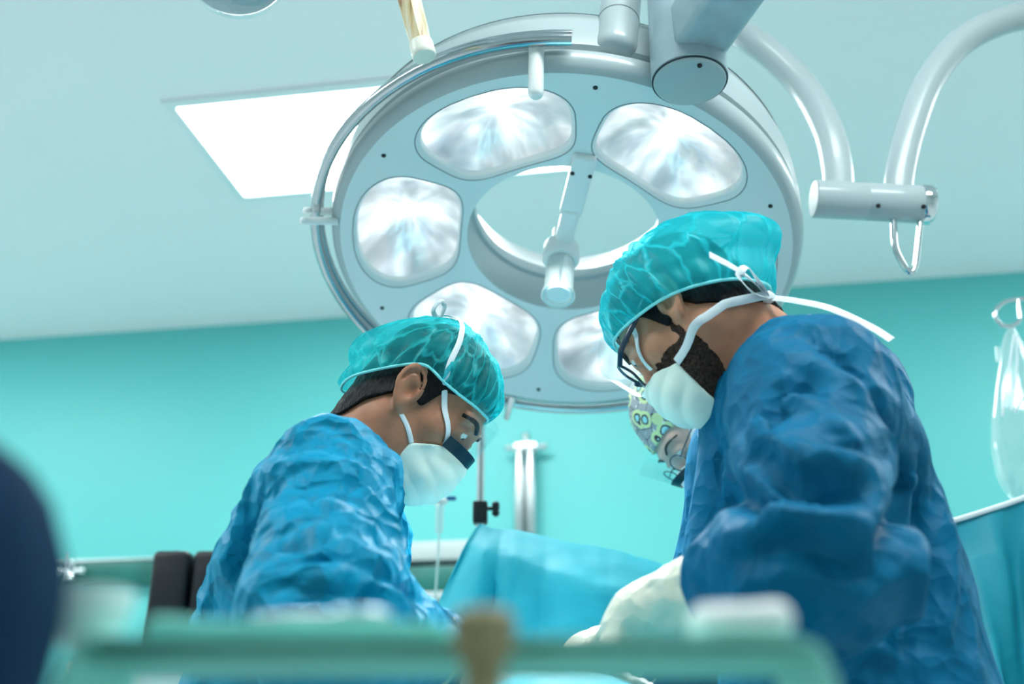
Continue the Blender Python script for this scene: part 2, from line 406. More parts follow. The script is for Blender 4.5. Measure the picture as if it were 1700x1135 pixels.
# handle bracket in the ring and the sterile handle
b0_ = lpol(84, RH + 0.03, 0.006); hc = lp(-0.004, 0.006, -0.045)
g = Geo()
mid = b0_.lerp(hc, 0.55) + LN * 0.004
dv = unit(mid - b0_); sd = unit(dv.cross(LN)); up = sd.cross(dv)
g.add(box(b0_.lerp(mid, 0.5) , ((mid - b0_).length + 0.02, 0.042, 0.022), (dv, sd, up), 0.005, 3))
d2 = unit(hc + LN * 0.02 - mid); up2 = unit(sd.cross(d2))
g.add(box(mid.lerp(hc + LN * 0.02, 0.45), ((hc - mid).length * 0.95, 0.034, 0.03), (d2, sd, up2), 0.007, 3))
g.add(tube([hc - LN * 0.035, hc + LN * 0.012], 0.020, 24))
obj('handle_bracket', g, M['plastic_white'], lamp)
for s in (-1, 1): screw(b0_.lerp(mid, 0.22) + sd * (0.016 * s) - up * 0.0 + LN * 0.0115, LN, 0.004, lamp)
obj('handle_collar', lathe([(0.02562, 0.004), (0.03355, 0.008), (0.03477, 0.014), (0.03477, 0.044), (0.03172, 0.049), (0.02562, 0.05), (0.02318, 0.046)], hc, LN, 32), M['plastic_white'], lamp)
hd = obj('sterile_handle', lathe([(0.02623, 0.046), (0.0266, 0.06), (0.0266, 0.125), (0.02745, 0.132), (0.03111, 0.1345), (0.03148, 0.139), (0.02867, 0.1405), (0.02562, 0.140), (0.02416, 0.134), (0.02391, 0.06)], hc, LN, 36, closed=True), M['handle_glass'], lamp)
obj('handle_core', lathe([(0.02074, 0.04), (0.02074, 0.124), (0.02379, 0.129), (0.02318, 0.133), (0.0, 0.1345)], hc, LN, 28), M['plastic_white'], lamp)
# top post (seen upper right of the rim)
pa = lpol(71, RF + 0.022, -0.115); pb_ = pa + Vector((0.012, 0.0, 0.22))
ax_ = unit(Vector((0.07, 0.1, 1)))
g = lathe([(0.0, -0.055), (0.026, -0.052), (0.034, -0.045), (0.036, -0.032), (0.035, 0.04)], at(1024, 62, 1.47), unit(at(1036, -40, 1.52) - at(1024, 62, 1.47)), 32)
o_ = unit(at(1036, -40, 1.52) - at(1024, 62, 1.47)); c0 = at(1024, 62, 1.47)
mount = obj('mounting_post', g, M['enamel'], lamp)
obj('post_sleeve', lathe([(0.034, 0.042), (0.0345, 0.045), (0.034, 0.30), (0.0, 0.30)], c0, o_, 32), M['enamel'], lamp)
obj('seam', tube([c0 + o_ * 0.041 + (Vector(frame_of(o_)[0]) * math.cos(t) + Vector(frame_of(o_)[1]) * math.sin(t)) * 0.0345 for t in np.linspace(0, 2 * PI, 40, endpoint=False)], 0.0012, 6, closed=True), M['seam'], mount)
screw(c0 + o_ * 0.022 + unit(Vector((0.15, -0.9, -0.35))) * 0.0345, unit(Vector((0.15, -0.9, -0.35))), 0.006, mount, m=M['chrome'])
# yoke tube from behind the head to the pivot joint, then the arm to the ceiling
ya = spline([lp(0.16, 0.26, -0.20), lp(0.17, 0.30, -0.27), at(1190, 44, 1.90), at(1255, 72, 1.88), at(1330, 140, 1.86), at(1374, 215, 1.83), at(1390, 280, 1.82), at(1391, 330, 1.81)], 8)
obj('yoke_tube', tube(ya, 0.030, 24), M['enamel'], lamp)
g = Geo(); g.add(tube([lp(0.16, 0.26, -0.17), lp(0.16, 0.262, -0.225)], 0.045, 24))
obj('yoke_socket', g, M['enamel'], lamp)
j0, j1 = at(1352, 330, 1.80), at(1548, 340, 1.80); jd = unit(j1 - j0); L_ = (j1 - j0).length
piv = obj('pivot_joint', lathe([(0.0, -0.002), (0.034, -0.002), (0.0362, 0.0), (0.036, 0.095), (0.0352, 0.0965), (0.0352, 0.0985), (0.036, 0.10), (0.0365, L_ - 0.026), (0.0355, L_ - 0.024), (0, L_ - 0.024)], j0, jd, 40), M['enamel'], lamp)
obj('knob', lathe([(0.036, L_ - 0.024), (0.0375, L_ - 0.022), (0.0378, L_ - 0.006), (0.034, L_ - 0.001), (0, L_)], j0, jd, 40), M['chrome'], piv)
fd = unit(Vector((0.0, -0.8, -0.6)))
screw(j0 + jd * (L_ * 0.49) + unit(Vector((0, -0.75, -0.66))) * 0.036, unit(Vector((0, -0.75, -0.66))), 0.0045, piv)
screw(j0 + jd * (L_ * 0.865) + fd * 0.036, fd, 0.0045, piv)
q0 = at(1483, 366, 1.80); q1 = at(1528, 366, 1.80)
obj('lock_loop', tube(spline([at(1479, 352, 1.80), q0, at(1486, 410, 1.80), at(1500, 440, 1.80), at(1512, 452, 1.80), at(1520, 440, 1.80), at(1525, 400, 1.80), q1, at(1526, 352, 1.80)], 6), 0.0062, 12), M['chrome'], piv)
arm_pts = [at(1490, 335, 1.80), at(1494, 290, 1.80), at(1510, 220, 1.80), at(1540, 140, 1.80), at(1590, 75, 1.80), at(1650, 40, 1.80), at(1720, 22, 1.81)]
top = at(2050, 0, 1.9); 
arm_pts += [at(1900, -10, 1.85), at(2060, -60, 1.9), Vector((at(2100, -60, 1.9).x, 1.9, 2.5)), Vector((at(2100, -60, 1.9).x, 1.9, CEIL - 0.02))]
obj('support_arm', tube(spline(arm_pts, 8), 0.0285, 24), M['enamel'], lamp)
obj('ceiling_flange', lathe([(0.10, 0), (0.10, 0.03), (0.06, 0.05), (0.03, 0.055), (0, 0.055)], (arm_pts[-1].x, 1.9, CEIL), (0, 0, -1), 36), M['enamel'], lamp)

# ------------------------------------------------------------------ nearer boom joint hanging from the ceiling
hb = at(1145, 134, 1.40); hax = unit(at(1143, -40, 1.43) - hb + Vector((0, 0.0, 0)))
uzv = Vector((0, 0, 1))
boom = thing('boom_joint', hb, 'thick white boom joint with round end cap, in front of the surgical light\'s upper edge', 'equipment boom')
hax = unit(Vector((0.02, 0.06, 1)))
RB = 0.0595
Lb = CEIL - hb.z
obj('column', lathe([(RB - 0.002, 0.0), (RB, 0.002), (RB, 0.30), (RB + 0.01, 0.32), (RB + 0.01, Lb - 0.05), (0.11, Lb - 0.045), (0.11, Lb - 0.002), (0, Lb - 0.002)], hb, hax, 48), M['enamel_scuffed'], boom)
cap_ = obj('end_cap', lathe([(RB - 0.003, -0.0008), (RB - 0.0045, -0.004), (RB - 0.007, -0.0055), (0, -0.0055)], hb, hax, 48), M['enamel'], boom)
obj('seam', lathe([(RB - 0.0012, -0.0016), (RB - 0.0008, 0.0004), (RB - 0.003, 0.0008)], hb, hax, 48), M['seam'], boom)
hu, hv, _ = frame_of(hax)
screw(hb - hax * 0.0055 + Vector((0.008, -0.045, 0)), -hax, 0.0038, boom); screw(hb - hax * 0.0055 + Vector((0.0, 0.048, 0.0)), -hax, 0.0038, boom)
# square arm leaving the column level, towards the camera and to the right
za = hb.z + 0.026
e0 = at_z(1160, 92, za); e1 = at_z(1222, 2, za); adir = unit(e1 - e0); aw = uzv.cross(adir)
cen_ = Vector((hb.x, hb.y, za)) + hax * 0.0
g = Geo(); g.add(box(Vector((hb.x + 0.004, hb.y, za + 0.045)) + adir * 0.16, (0.32, 0.088, 0.09), (adir, aw, uzv), 0.014, 4))
obj('arm', g, M['enamel_scuffed'], boom)
obj('arm_flange', box(Vector((hb.x + 0.004, hb.y, za + 0.045)) + adir * 0.20 + aw * -0.045, (0.16, 0.10, 0.022), (adir, aw, uzv), 0.009, 3), M['enamel_scuffed'], boom)

# ------------------------------------------------------------------ second surgical light, mostly above the frame: its handle and one pod dip into view
M['old_plastic'] = mat('yellowed_plastic', (0.80, 0.68, 0.44), 0.32, trans=0.15, noise=(9, 0.2))
def stained():
    m = M['old_plastic']; nt = m.node_tree; N = nt.nodes; L = nt.links; b = N['Principled BSDF']
    tc = N.new('ShaderNodeTexCoord'); mp = N.new('ShaderNodeMapping'); mp.inputs['Scale'].default_value = (60, 60, 6)
    L.new(tc.outputs['Object'], mp.inputs[0]); t = N.new('ShaderNodeTexNoise'); t.inputs['Scale'].default_value = 1.0; t.inputs['Detail'].default_value = 3; L.new(mp.outputs[0], t.inputs['Vector'])
    r = N.new('ShaderNodeValToRGB'); e = r.color_ramp.elements
    e[0].position = 0.33; e[0].color = (0.30, 0.13, 0.03, 1); e[1].position = 0.62; e[1].color = (0.86, 0.84, 0.70, 1); x = e.new(0.46); x.color = (0.78, 0.62, 0.34, 1)
    L.new(t.outputs['Fac'], r.inputs[0]); L.new(r.outputs[0], b.inputs['Base Color'])
stained()
M['cream'] = mat('cream_plastic', (0.85, 0.84, 0.74), 0.35, noise=(20, 0.05))
h0, h1 = at(704, 92, 1.30), at(664, -60, 1.30)
hx = unit(h1 - h0); HL = (h1 - h0).length
l2 = thing('surgical_light', h1, 'second surgical light above the frame, only its stained yellow handle and a glass rim showing', 'surgical light')
sh_ = obj('sterile_handle', lathe([(0.0, 0.004), (0.0150, 0.004), (0.0165, 0.022), (0.0162, 0.028), (0.0172, 0.05), (0.019, HL), (0, HL)], h0, hx, 10), M['old_plastic'], l2, sharp=25)
obj('handle_tip', lathe([(0, -0.003), (0.0165, -0.003), (0.0178, -0.001), (0.0182, 0.004), (0.0178, 0.020), (0.0168, 0.023)], h0, hx, 28), M['cream'], sh_)
hub2 = h1 + hx * 0.05
obj('hub', lathe([(0.03, -0.05), (0.07, -0.03), (0.08, 0.0), (0.07, 0.05), (0, 0.06)], hub2, hx, 32), M['enamel'], l2)
pod = at(395, -50, 1.42); pn = unit(Vector((0.25, -0.35, -0.9)))
PR = 0.085
obj('pod', lathe([(PR - 0.004, 0.0), (PR, -0.006), (PR + 0.002, -0.03), (PR - 0.02, -0.07), (0.03, -0.09), (0, -0.092)], pod, pn, 48), M['enamel'], l2)
pr = obj('reflector', lathe([(PR - 0.006, -0.002), (0.06, -0.03), (0.03, -0.045), (0, -0.05)], pod, pn, 40), M['chrome'], l2)
obj('lens', lathe([(PR, -0.004), (PR + 0.001, 0.006), (PR - 0.008, 0.012), (0.05, 0.018), (0, 0.02)], pod, pn, 48), M['glass'], l2)
obj('pod_arm', tube(spline([hub2, (hub2 + pod) / 2 + Vector((0, 0, 0.09)), pod - pn * 0.085], 10), 0.018, 16), M['enamel'], l2)
cx = hub2 + Vector((0.0, 0.0, 0.0))
obj('support_arm', tube(spline([hub2 + hx * 0.04, hub2 + Vector((-0.05, 0, 0.2)), Vector((hub2.x - 0.1, hub2.y - 0.1, 2.5)), Vector((hub2.x - 0.1, hub2.y - 0.1, CEIL - 0.01))], 8), 0.025, 20), M['enamel'], l2)
# ------------------------------------------------------------------ signed-distance modelling: bodies and clothes as one continuous skin
def _hash(i, j, k):
    h = (i * 374761393 + j * 668265263 + k * 2147483647 + 1274126177) & 0xffffffff
    h = ((h ^ (h >> 13)) * 1274126177) & 0xffffffff
    return ((h ^ (h >> 16)) & 0xffff) / 65535.0
def vnoise(P):
    I = np.floor(P).astype(np.int64); f = P - I; f = f * f * (3 - 2 * f); r = 0
    for a in (0, 1):
        for b in (0, 1):
            for c in (0, 1):
                wgt = (f[:, 0] if a else 1 - f[:, 0]) * (f[:, 1] if b else 1 - f[:, 1]) * (f[:, 2] if c else 1 - f[:, 2])
                r = r + wgt * _hash(I[:, 0] + a, I[:, 1] + b, I[:, 2] + c)
    return r
def fbm(P, o=3):
    r = 0; a = 0.5; P = P.copy()
    for _ in range(o): r = r + a * vnoise(P); P = P * 2.03 + 17.3; a *= 0.5
    return r / (1 - 0.5 ** o)
def ridge(P, o=2):
    r = 0; a = 0.6; t = 0; P = P.copy()
    for _ in range(o):
        r = r + a * (1 - np.abs(2 * vnoise(P) - 1)) ** 1.6; t += a; P = P * 1.9 + 5.1; a *= 0.5
    return r / t
def cells(P, sharp=True):
    """distance to the nearest of jittered cell points: crumpled facets"""
    I = np.floor(P).astype(np.int64); f = P - I; best = np.full(len(P), 9.0)
    for a in (-1, 0, 1):
        for b in (-1, 0, 1):
            for c in (-1, 0, 1):
                X, Y, Z = I[:, 0] + a, I[:, 1] + b, I[:, 2] + c
                q = np.stack([a + _hash(X, Y, Z), b + _hash(X + 71, Y, Z), c + _hash(X, Y + 53, Z)], 1) - f
                best = np.minimum(best, (q * q).sum(1))
    return np.sqrt(best)
def A(p): return np.array(p, np.float32)
def sd_ball(P, c, r): return np.linalg.norm(P - A(c), axis=1) - r
def sd_ell(P, c, r, R=None):
    q = P - A(c)
    if R is not None: q = q @ A(R).T      # rows of R are the local axes
    r = A(r); k0 = np.linalg.norm(q / r, axis=1); k1 = np.linalg.norm(q / (r * r), axis=1)
    return k0 * (k0 - 1) / np.maximum(k1, 1e-6)
def sd_cone(P, a, b, ra, rb, flat=None):
    """rounded cone a->b; flat=(axis, k) squashes along axis by k"""
    a = A(a); b = A(b); ba = b - a; q = P - a
    if flat is not None:
        n = A(flat[0]); n = n / np.linalg.norm(n); k = flat[1]
        q = q + np.outer(q @ n, n) * (1 / k - 1)
        ba = ba + n * (ba @ n) * (1 / k - 1)
    t = np.clip(q @ ba / max(ba @ ba, 1e-9), 0, 1)
    d = np.linalg.norm(q - t[:, None] * ba, axis=1) - (ra + (rb - ra) * t)
    return d * (min(1.0, flat[1]) if flat is not None else 1.0)
def smin(a, b, k):
    h = np.maximum(k - np.abs(a - b), 0) / k
    return np.minimum(a, b) - h * h * k * 0.25
def smax(a, b, k): return -smin(-a, -b, k)
def surface_nets(fn, xs, ys, zs):
    xs, ys, zs = (np.asarray(q, np.float32) for q in (xs, ys, zs)); nx, ny, nz = len(xs), len(ys), len(zs)
    G = np.empty((nx, ny, nz), np.float32); yy, zz = np.meshgrid(ys, zs, indexing='ij'); step = max(1, 400000 // (ny * nz))
    for i in range(0, nx, step):
        xx = xs[i:i + step]; n = len(xx)
        P = np.empty((n, ny, nz, 3), np.float32); P[..., 0] = xx[:, None, None]; P[..., 1] = yy; P[..., 2] = zz
        G[i:i + n] = fn(P.reshape(-1, 3)).reshape(n, ny, nz)
    ins = G < 0
    cnt = np.zeros((nx - 1, ny - 1, nz - 1), np.int8)
    for a in (0, 1):
        for b in (0, 1):
            for c in (0, 1): cnt += ins[a:nx - 1 + a, b:ny - 1 + b, c:nz - 1 + c]
    act = np.argwhere((cnt > 0) & (cnt < 8)); ids = -np.ones(cnt.shape, np.int64); ids[act[:, 0], act[:, 1], act[:, 2]] = np.arange(len(act))
    cor = [(a, b, c) for a in (0, 1) for b in (0, 1) for c in (0, 1)]
    val = np.stack([G[act[:, 0] + a, act[:, 1] + b, act[:, 2] + c] for a, b, c in cor], 1)
    pos = np.stack([np.stack([xs[act[:, 0] + a], ys[act[:, 1] + b], zs[act[:, 2] + c]], 1) for a, b, c in cor], 1)
    acc = np.zeros((len(act), 3)); num = np.zeros(len(act))
    for i in range(8):
        for j in range(i + 1, 8):
            if sum(abs(cor[i][k] - cor[j][k]) for k in range(3)) != 1: continue
            m = (val[:, i] < 0) != (val[:, j] < 0); t = val[:, i] / np.where(m, val[:, i] - val[:, j], 1)
            p = pos[:, i] + t[:, None] * (pos[:, j] - pos[:, i]); acc[m] += p[m]; num[m] += 1
    V = acc / num[:, None]; Q = []
    def quads(axis):
        sl0 = [slice(None)] * 3; sl1 = [slice(None)] * 3; sl0[axis] = slice(0, -1); sl1[axis] = slice(1, None)
        m = ins[tuple(sl0)] != ins[tuple(sl1)]; e = np.argwhere(m); o1, o2 = [k for k in range(3) if k != axis]
        ok = (e[:, o1] > 0) & (e[:, o2] > 0) & (e[:, o1] < G.shape[o1] - 1) & (e[:, o2] < G.shape[o2] - 1); e = e[ok]
        def cell(d1, d2):
            c = e.copy(); c[:, o1] -= d1; c[:, o2] -= d2; return ids[c[:, 0], c[:, 1], c[:, 2]]
        q = np.stack([cell(1, 1), cell(0, 1), cell(0, 0), cell(1, 0)], 1)
        fl = ins[tuple(e.T)]
        if axis == 1: fl = ~fl
        q[~fl] = q[~fl][:, ::-1]; Q.append(q)
    for ax in range(3): quads(ax)
    return V, np.concatenate(Q)
def fine_axis(lo, hi, flo, fhi, coarse, fine):
    """grid line positions: fine between flo and fhi, coarse outside"""
    out = [np.arange(lo, flo, coarse)] if flo > lo else []
    out.append(np.arange(max(lo, flo), min(hi, fhi), fine))
    if fhi < hi: out.append(np.arange(min(hi, fhi), hi + coarse, coarse))
    x = np.concatenate(out); return x[np.concatenate([[True], np.diff(x) > fine * 0.4])]
def vnormals(V, F):
    F = np.asarray(F); n = np.cross(V[F[:, 2]] - V[F[:, 0]], V[F[:, 3]] - V[F[:, 1]]) if F.shape[1] == 4 else np.cross(V[F[:, 1]] - V[F[:, 0]], V[F[:, 2]] - V[F[:, 0]])
    N = np.zeros_like(V)
    for k in range(F.shape[1]): np.add.at(N, F[:, k], n)
    return N / np.maximum(np.linalg.norm(N, axis=1), 1e-9)[:, None]
def relax(V, F, it=2, lam=0.5):
    F = np.asarray(F); E = np.concatenate([F[:, [k, (k + 1) % F.shape[1]]] for k in range(F.shape[1])])
    for _ in range(it):
        s = np.zeros_like(V); c = np.zeros(len(V))
        np.add.at(s, E[:, 0], V[E[:, 1]]); np.add.at(s, E[:, 1], V[E[:, 0]]); np.add.at(c, E[:, 0], 1); np.add.at(c, E[:, 1], 1)
        V = V + lam * (s / np.maximum(c, 1)[:, None] - V)
    return V
def sculpt(name, fn, lo, hi, res, material, parent, disp=None, it=1, axes=None, uvf=None, sharp=None):
    if axes is None: axes = [np.arange(lo[k], hi[k] + res, res) for k in range(3)]
    V, F = surface_nets(fn, *axes)
    V = relax(V, F, it)
    if disp is not None:
        N = vnormals(V, F); V = V + N * disp(V, N)[:, None]
    return obj(name, (V, F), material, parent, smooth=True, sharp=sharp, recalc=False, uv=uvf(V) if uvf else None)

class Head:
    """a head in its own frame (x forward, y to its left, z up, origin between the ears), posed in the world"""
    def __init__(s, o, fwd, up, k=1.0):
        f = unit(fwd); u = Vector(up); u = (u - f * u.dot(f)).normalized(); l = u.cross(f)
        s.o = Vector(o); s.R = np.array([f, l, u], np.float32); s.k = k
    def loc(s, P): return ((P - A(s.o)) @ s.R.T) / s.k
    def w(s, p): v = np.array(p, float) * s.k; return Vector(v @ s.R.astype(float)) + s.o
    def d(s, p): return Vector(np.array(p, float) @ s.R.astype(float))
def sd_skull(Q, ears=True, brow=0.012):
    d = sd_ell(Q, (-0.012, 0, 0.043), (0.098, 0.076, 0.085))
    d = smin(d, sd_ell(Q, (0.040, 0, -0.020), (0.056, 0.060, 0.085)), 0.03)
    for s in (1, -1):
        d = smin(d, sd_cone(Q, (0.0, s * 0.052, -0.055), (0.078, s * 0.012, -0.103), 0.020, 0.018), 0.035)
        d = smin(d, sd_ball(Q, (0.058, s * 0.044, -0.014), 0.023), 0.022)
        d = smin(d, sd_cone(Q, (0.087, s * 0.008, 0.030), (0.078, s * 0.044, 0.034), brow, 0.010), 0.014)
    d = smax(d, -sd_ball(Q, (0.106, 0.033, 0.012), 0.0175), 0.018); d = smax(d, -sd_ball(Q, (0.106, -0.033, 0.012), 0.0175), 0.018)
    for s in (1, -1):
        lid = sd_ball(Q, (0.0845, s * 0.033, 0.012), 0.0146); lid = smax(lid, -sd_ell(Q, (0.100, s * 0.0335, 0.0105), (0.014, 0.0125, 0.0048)), 0.0015)
        d = smin(d, lid, 0.004)
    n = sd_cone(Q, (0.090, 0, 0.018), (0.112, 0, -0.028), 0.0085, 0.0125)
    for s in (1, -1): n = smin(n, sd_ball(Q, (0.100, s * 0.012, -0.032), 0.009), 0.008)
    d = smin(d, n, 0.012)
    d = smin(d, sd_ell(Q, (0.092, 0, -0.062), (0.014, 0.026, 0.007)), 0.008); d = smin(d, sd_ell(Q, (0.089, 0, -0.074), (0.014, 0.022, 0.008)), 0.008)
    if ears:
        for s in (1, -1):
            q = Q - A((-0.010, s * 0.078, -0.004)); q = q.copy(); q[:, 1] *= s
            c, sn = math.cos(0.32), math.sin(0.32); x = q[:, 0] * c + q[:, 2] * sn; z = -q[:, 0] * sn + q[:, 2] * c; y = q[:, 1] + 0.45 * x
            e = np.stack([x, y, z], 1)
            z2 = np.where(z < 0, z * 1.0, z)
            wid = np.where(z > 0, 0.0195, 0.0195 - 0.20 * np.clip(-z, 0, 0.04))
            rr = np.sqrt((x / wid) ** 2 + (z2 / 0.034) ** 2)
            disc = np.maximum((rr - 1) * 0.018, np.abs(y) - 0.0045)
            rim = np.sqrt(((rr - 0.9) * 0.018) ** 2 + (y - 0.0050) ** 2) - np.where(z > -0.02, 0.0040, 0.0050)
            con = sd_ell(e, (0.005, 0.006, -0.006), (0.0085, 0.0105, 0.0135)); sca = np.sqrt(((rr - 0.72) * 0.018) ** 2 + (y - 0.0045) ** 2) - 0.0026
            anti = np.sqrt(((rr - 0.55) * 0.018) ** 2 + (y - 0.003) ** 2) - 0.0028; anti = np.maximum(anti, x - 0.004)
            ear = smin(smin(disc, rim, 0.005), anti, 0.004); ear = smax(smax(ear, -con, 0.003), -np.maximum(sca, 0.010 - z - 0.6 * np.abs(x)), 0.002)
            lobe = sd_ell(e, (0.004, 0.001, -0.030), (0.0095, 0.005, 0.010)); ear = smin(ear, lobe, 0.006)
            trag = sd_ell(e, (0.0165, 0.002, -0.008), (0.005, 0.006, 0.008)); ear = smin(ear, trag, 0.004)
            d = smin(d, ear, 0.007)
    return d
def sd_hand(P, wrist, fdir, palm_n, spread=1.0, curl=(0.5, 0.55, 0.6, 0.65), thumb_side=1, infl=0.0, thumb_curl=0.5):
    """palm and five separate bent fingers; fdir along the hand, palm_n out of the palm"""
    f = unit(fdir); n = Vector(palm_n); n = (n - f * n.dot(f)).normalized(); sd = f.cross(n) * thumb_side
    W_ = Vector(wrist)
    d = sd_cone(P, W_, W_ + f * 0.03, 0.029 + infl, 0.030 + infl, flat=(n, 0.75))
    for k in range(4):
        o = (1.5 - k) * 0.0195
        kn = W_ + f * (0.088 - 0.004 * abs(k - 1)) + sd * o
        d = smin(d, sd_cone(P, W_ + f * 0.02 + sd * o * 0.6, kn, 0.0155 + infl, 0.0115 + infl), 0.014)
    for k in range(4):
        o = (1.5 - k) * 0.0195
        p = W_ + f * (0.088 - 0.004 * abs(k - 1)) + sd * o; c = curl[k]; ang = c * 0.9; dirv = (f + sd * (0.10 * (1.5 - k) * spread)).normalized(); r = 0.0098 + infl
        for L_, r1, da in (((0.044, 0.050, 0.046, 0.036)[k], 0.0090, c * 1.1), ((0.026, 0.030, 0.028, 0.021)[k], 0.0084, c * 0.8), ((0.022, 0.024, 0.023, 0.019)[k], 0.0072, 0)):
            v = (dirv * math.cos(ang) + n * math.sin(ang)); q = p + v * L_
            d = smin(d, sd_cone(P, p, q, r, r1 + infl), 0.004); p = q; r = r1 + infl; ang += da
    b = W_ + f * 0.022 + sd * 0.022; v = (f * 0.62 + sd * 0.62 + n * 0.35).normalized(); q = b + v * 0.043
    d = smin(d, sd_cone(P, b, q, 0.0155 + infl, 0.0115 + infl), 0.012)
    v2 = (v * (1 - thumb_curl * 0.4) + f * 0.35 + n * 0.5 * thumb_curl).normalized(); q2 = q + v2 * 0.034; d = smin(d, sd_cone(P, q, q2, 0.0112 + infl, 0.0098 + infl), 0.004)
    q3 = q2 + (v2 + n * 0.3 * thumb_curl).normalized() * 0.026; d = smin(d, sd_cone(P, q2, q3, 0.0098 + infl, 0.008 + infl), 0.004)
    return d

# cloth ---------------------------------------------------------------
def cap_material(name, col, dens=0.55):
    """sheer non-woven: lets the hair show through; doubled cloth at the creases is denser"""
    m = bpy.data.materials.new(name); m.use_nodes = True; nt = m.node_tree; N = nt.nodes; L = nt.links; N.remove(N['Principled BSDF']); out = N['Material Output']
    uv = N.new('ShaderNodeUVMap'); uv.uv_map = 'UVMap'
    mp = N.new('ShaderNodeMapping'); mp.inputs['Scale'].default_value = (7.0, 2.1, 1); L.new(uv.outputs[0], mp.inputs[0])
    nz = N.new('ShaderNodeTexNoise'); nz.inputs['Scale'].default_value = 1.3; nz.inputs['Detail'].default_value = 3; L.new(mp.outputs[0], nz.inputs['Vector'])
    ad = N.new('ShaderNodeVectorMath'); ad.operation = 'MULTIPLY_ADD'; ad.inputs[1].default_value = (0.9, 0.9, 0.9); L.new(nz.outputs['Color'], ad.inputs[0]); L.new(mp.outputs[0], ad.inputs[2])
    vo = N.new('ShaderNodeTexVoronoi'); vo.feature = 'DISTANCE_TO_EDGE'; vo.inputs['Scale'].default_value = 1.15; L.new(ad.outputs[0], vo.inputs['Vector'])
    cr = N.new('ShaderNodeMapRange'); cr.inputs[1].default_value = 0.0; cr.inputs[2].default_value = 0.10; cr.inputs[3].default_value = 1.0; cr.inputs[4].default_value = 0.0; cr.interpolation_type = 'SMOOTHSTEP'; L.new(vo.outputs['Distance'], cr.inputs[0])
    n2 = N.new('ShaderNodeTexNoise'); n2.inputs['Scale'].default_value = 3.0; n2.inputs['Detail'].default_value = 4; L.new(uv.outputs[0], n2.inputs['Vector'])
    b1 = N.new('ShaderNodeMapRange'); b1.inputs[1].default_value = 0.3; b1.inputs[2].default_value = 0.7; b1.inputs[3].default_value = dens - 0.17; b1.inputs[4].default_value = dens + 0.17; L.new(n2.outputs['Fac'], b1.inputs[0])
    sm = N.new('ShaderNodeMath'); sm.operation = 'MULTIPLY_ADD'; sm.inputs[1].default_value = 0.42; sm.use_clamp = True; L.new(cr.outputs[0], sm.inputs[0]); L.new(b1.outputs[0], sm.inputs[2])
    df = N.new('ShaderNodeBsdfDiffuse'); df.inputs[0].default_value = (*col, 1); tl = N.new('ShaderNodeBsdfTranslucent'); tl.inputs[0].default_value = (*col, 1)
    a = N.new('ShaderNodeMixShader'); a.inputs[0].default_value = 0.35; L.new(df.outputs[0], a.inputs[1]); L.new(tl.outputs[0], a.inputs[2])
    gl = N.new('ShaderNodeBsdfGlossy'); gl.inputs['Roughness'].default_value = 0.38; gl.inputs[0].default_value = (0.8, 1, 1, 1)
    g = N.new('ShaderNodeMixShader'); g.inputs[0].default_value = 0.03; L.new(a.outputs[0], g.inputs[1]); L.new(gl.outputs[0], g.inputs[2])
    tr = N.new('ShaderNodeBsdfTransparent'); tr.inputs[0].default_value = (0.42, 0.88, 0.92, 1)
    x = N.new('ShaderNodeMixShader'); L.new(sm.outputs[0], x.inputs[0]); L.new(tr.outputs[0], x.inputs[1]); L.new(g.outputs[0], x.inputs[2])
    bp = N.new('ShaderNodeBump'); bp.inputs['Strength'].default_value = 0.35; bp.inputs['Distance'].default_value = 0.004; L.new(cr.outputs[0], bp.inputs['Height'])
    for q in (df, tl, gl): L.new(bp.outputs[0], q.inputs['Normal'])
    L.new(x.outputs[0], out.inputs[0]); return m
def gown_material(name, col, rough=0.5, crease=1.0):
    m = mat(name, col, rough, spec=0.14, noise=(14, 0.10), bump=[('crease', 15, 1.0 * crease, 0.030, (1, 1, 0.7)), ('crease', 34, 0.9 * crease, 0.012, (1, 1, 1)), ('noise', 90, 0.12, 0.002, (1, 1, 1))])
    return m
M['skin_tan'] = mat('tanned_skin', (0.45, 0.20, 0.118), 0.45, spec=0.4, sss=0.12, noise=(70, 0.13, 6), bump=[('noise', 420, 0.12, 0.001, (1, 1, 1)), ('noise', 60, 0.1, 0.002, (1, 1, 1))])
M['skin_ruddy'] = mat('ruddy_skin', (0.60, 0.275, 0.165), 0.45, spec=0.4, sss=0.12, noise=(60, 0.12, 6), bump=[('noise', 420, 0.12, 0.001, (1, 1, 1))])
M['skin_fair'] = mat('fair_skin', (0.66, 0.40, 0.32), 0.45, spec=0.4, sss=0.12, noise=(60, 0.10, 6))
M['hair'] = mat('black_hair', (0.006, 0.005, 0.006), 0.5, spec=0.22, noise=(120, 0.5), bump=[('noise', 260, 0.9, 0.004, (1, 1, 0.25))])
M['beard'] = mat('dark_beard', (0.050, 0.030, 0.023), 0.75, spec=0.2, noise=(260, 0.9), bump=[('noise', 500, 1.0, 0.004, (1, 1, 0.4))])
M['eye'] = mat('eyeball', (0.85, 0.85, 0.83), 0.1, coat=0.8)
M['iris'] = mat('dark_iris', (0.02, 0.014, 0.01), 0.08, coat=1.0)
M['gown_blue'] = gown_material('crinkled_blue_gown', (0.002, 0.265, 0.46), 0.5)
M['gown_deep'] = gown_material('deep_blue_gown', (0.001, 0.130, 0.262), 0.55, 0.6)
M['gown_navy'] = gown_material('navy_gown', (0.004, 0.10, 0.22), 0.5, 0.4)
M['cap'] = cap_material('sheer_turquoise_cap', (0.03, 0.70, 0.74), 0.36); M['cap_light'] = cap_material('sheer_bright_cap', (0.02, 0.80, 0.90), 0.56)
M['cap_edge'] = mat('cap_elastic', (0.25, 0.85, 0.87), 0.6)
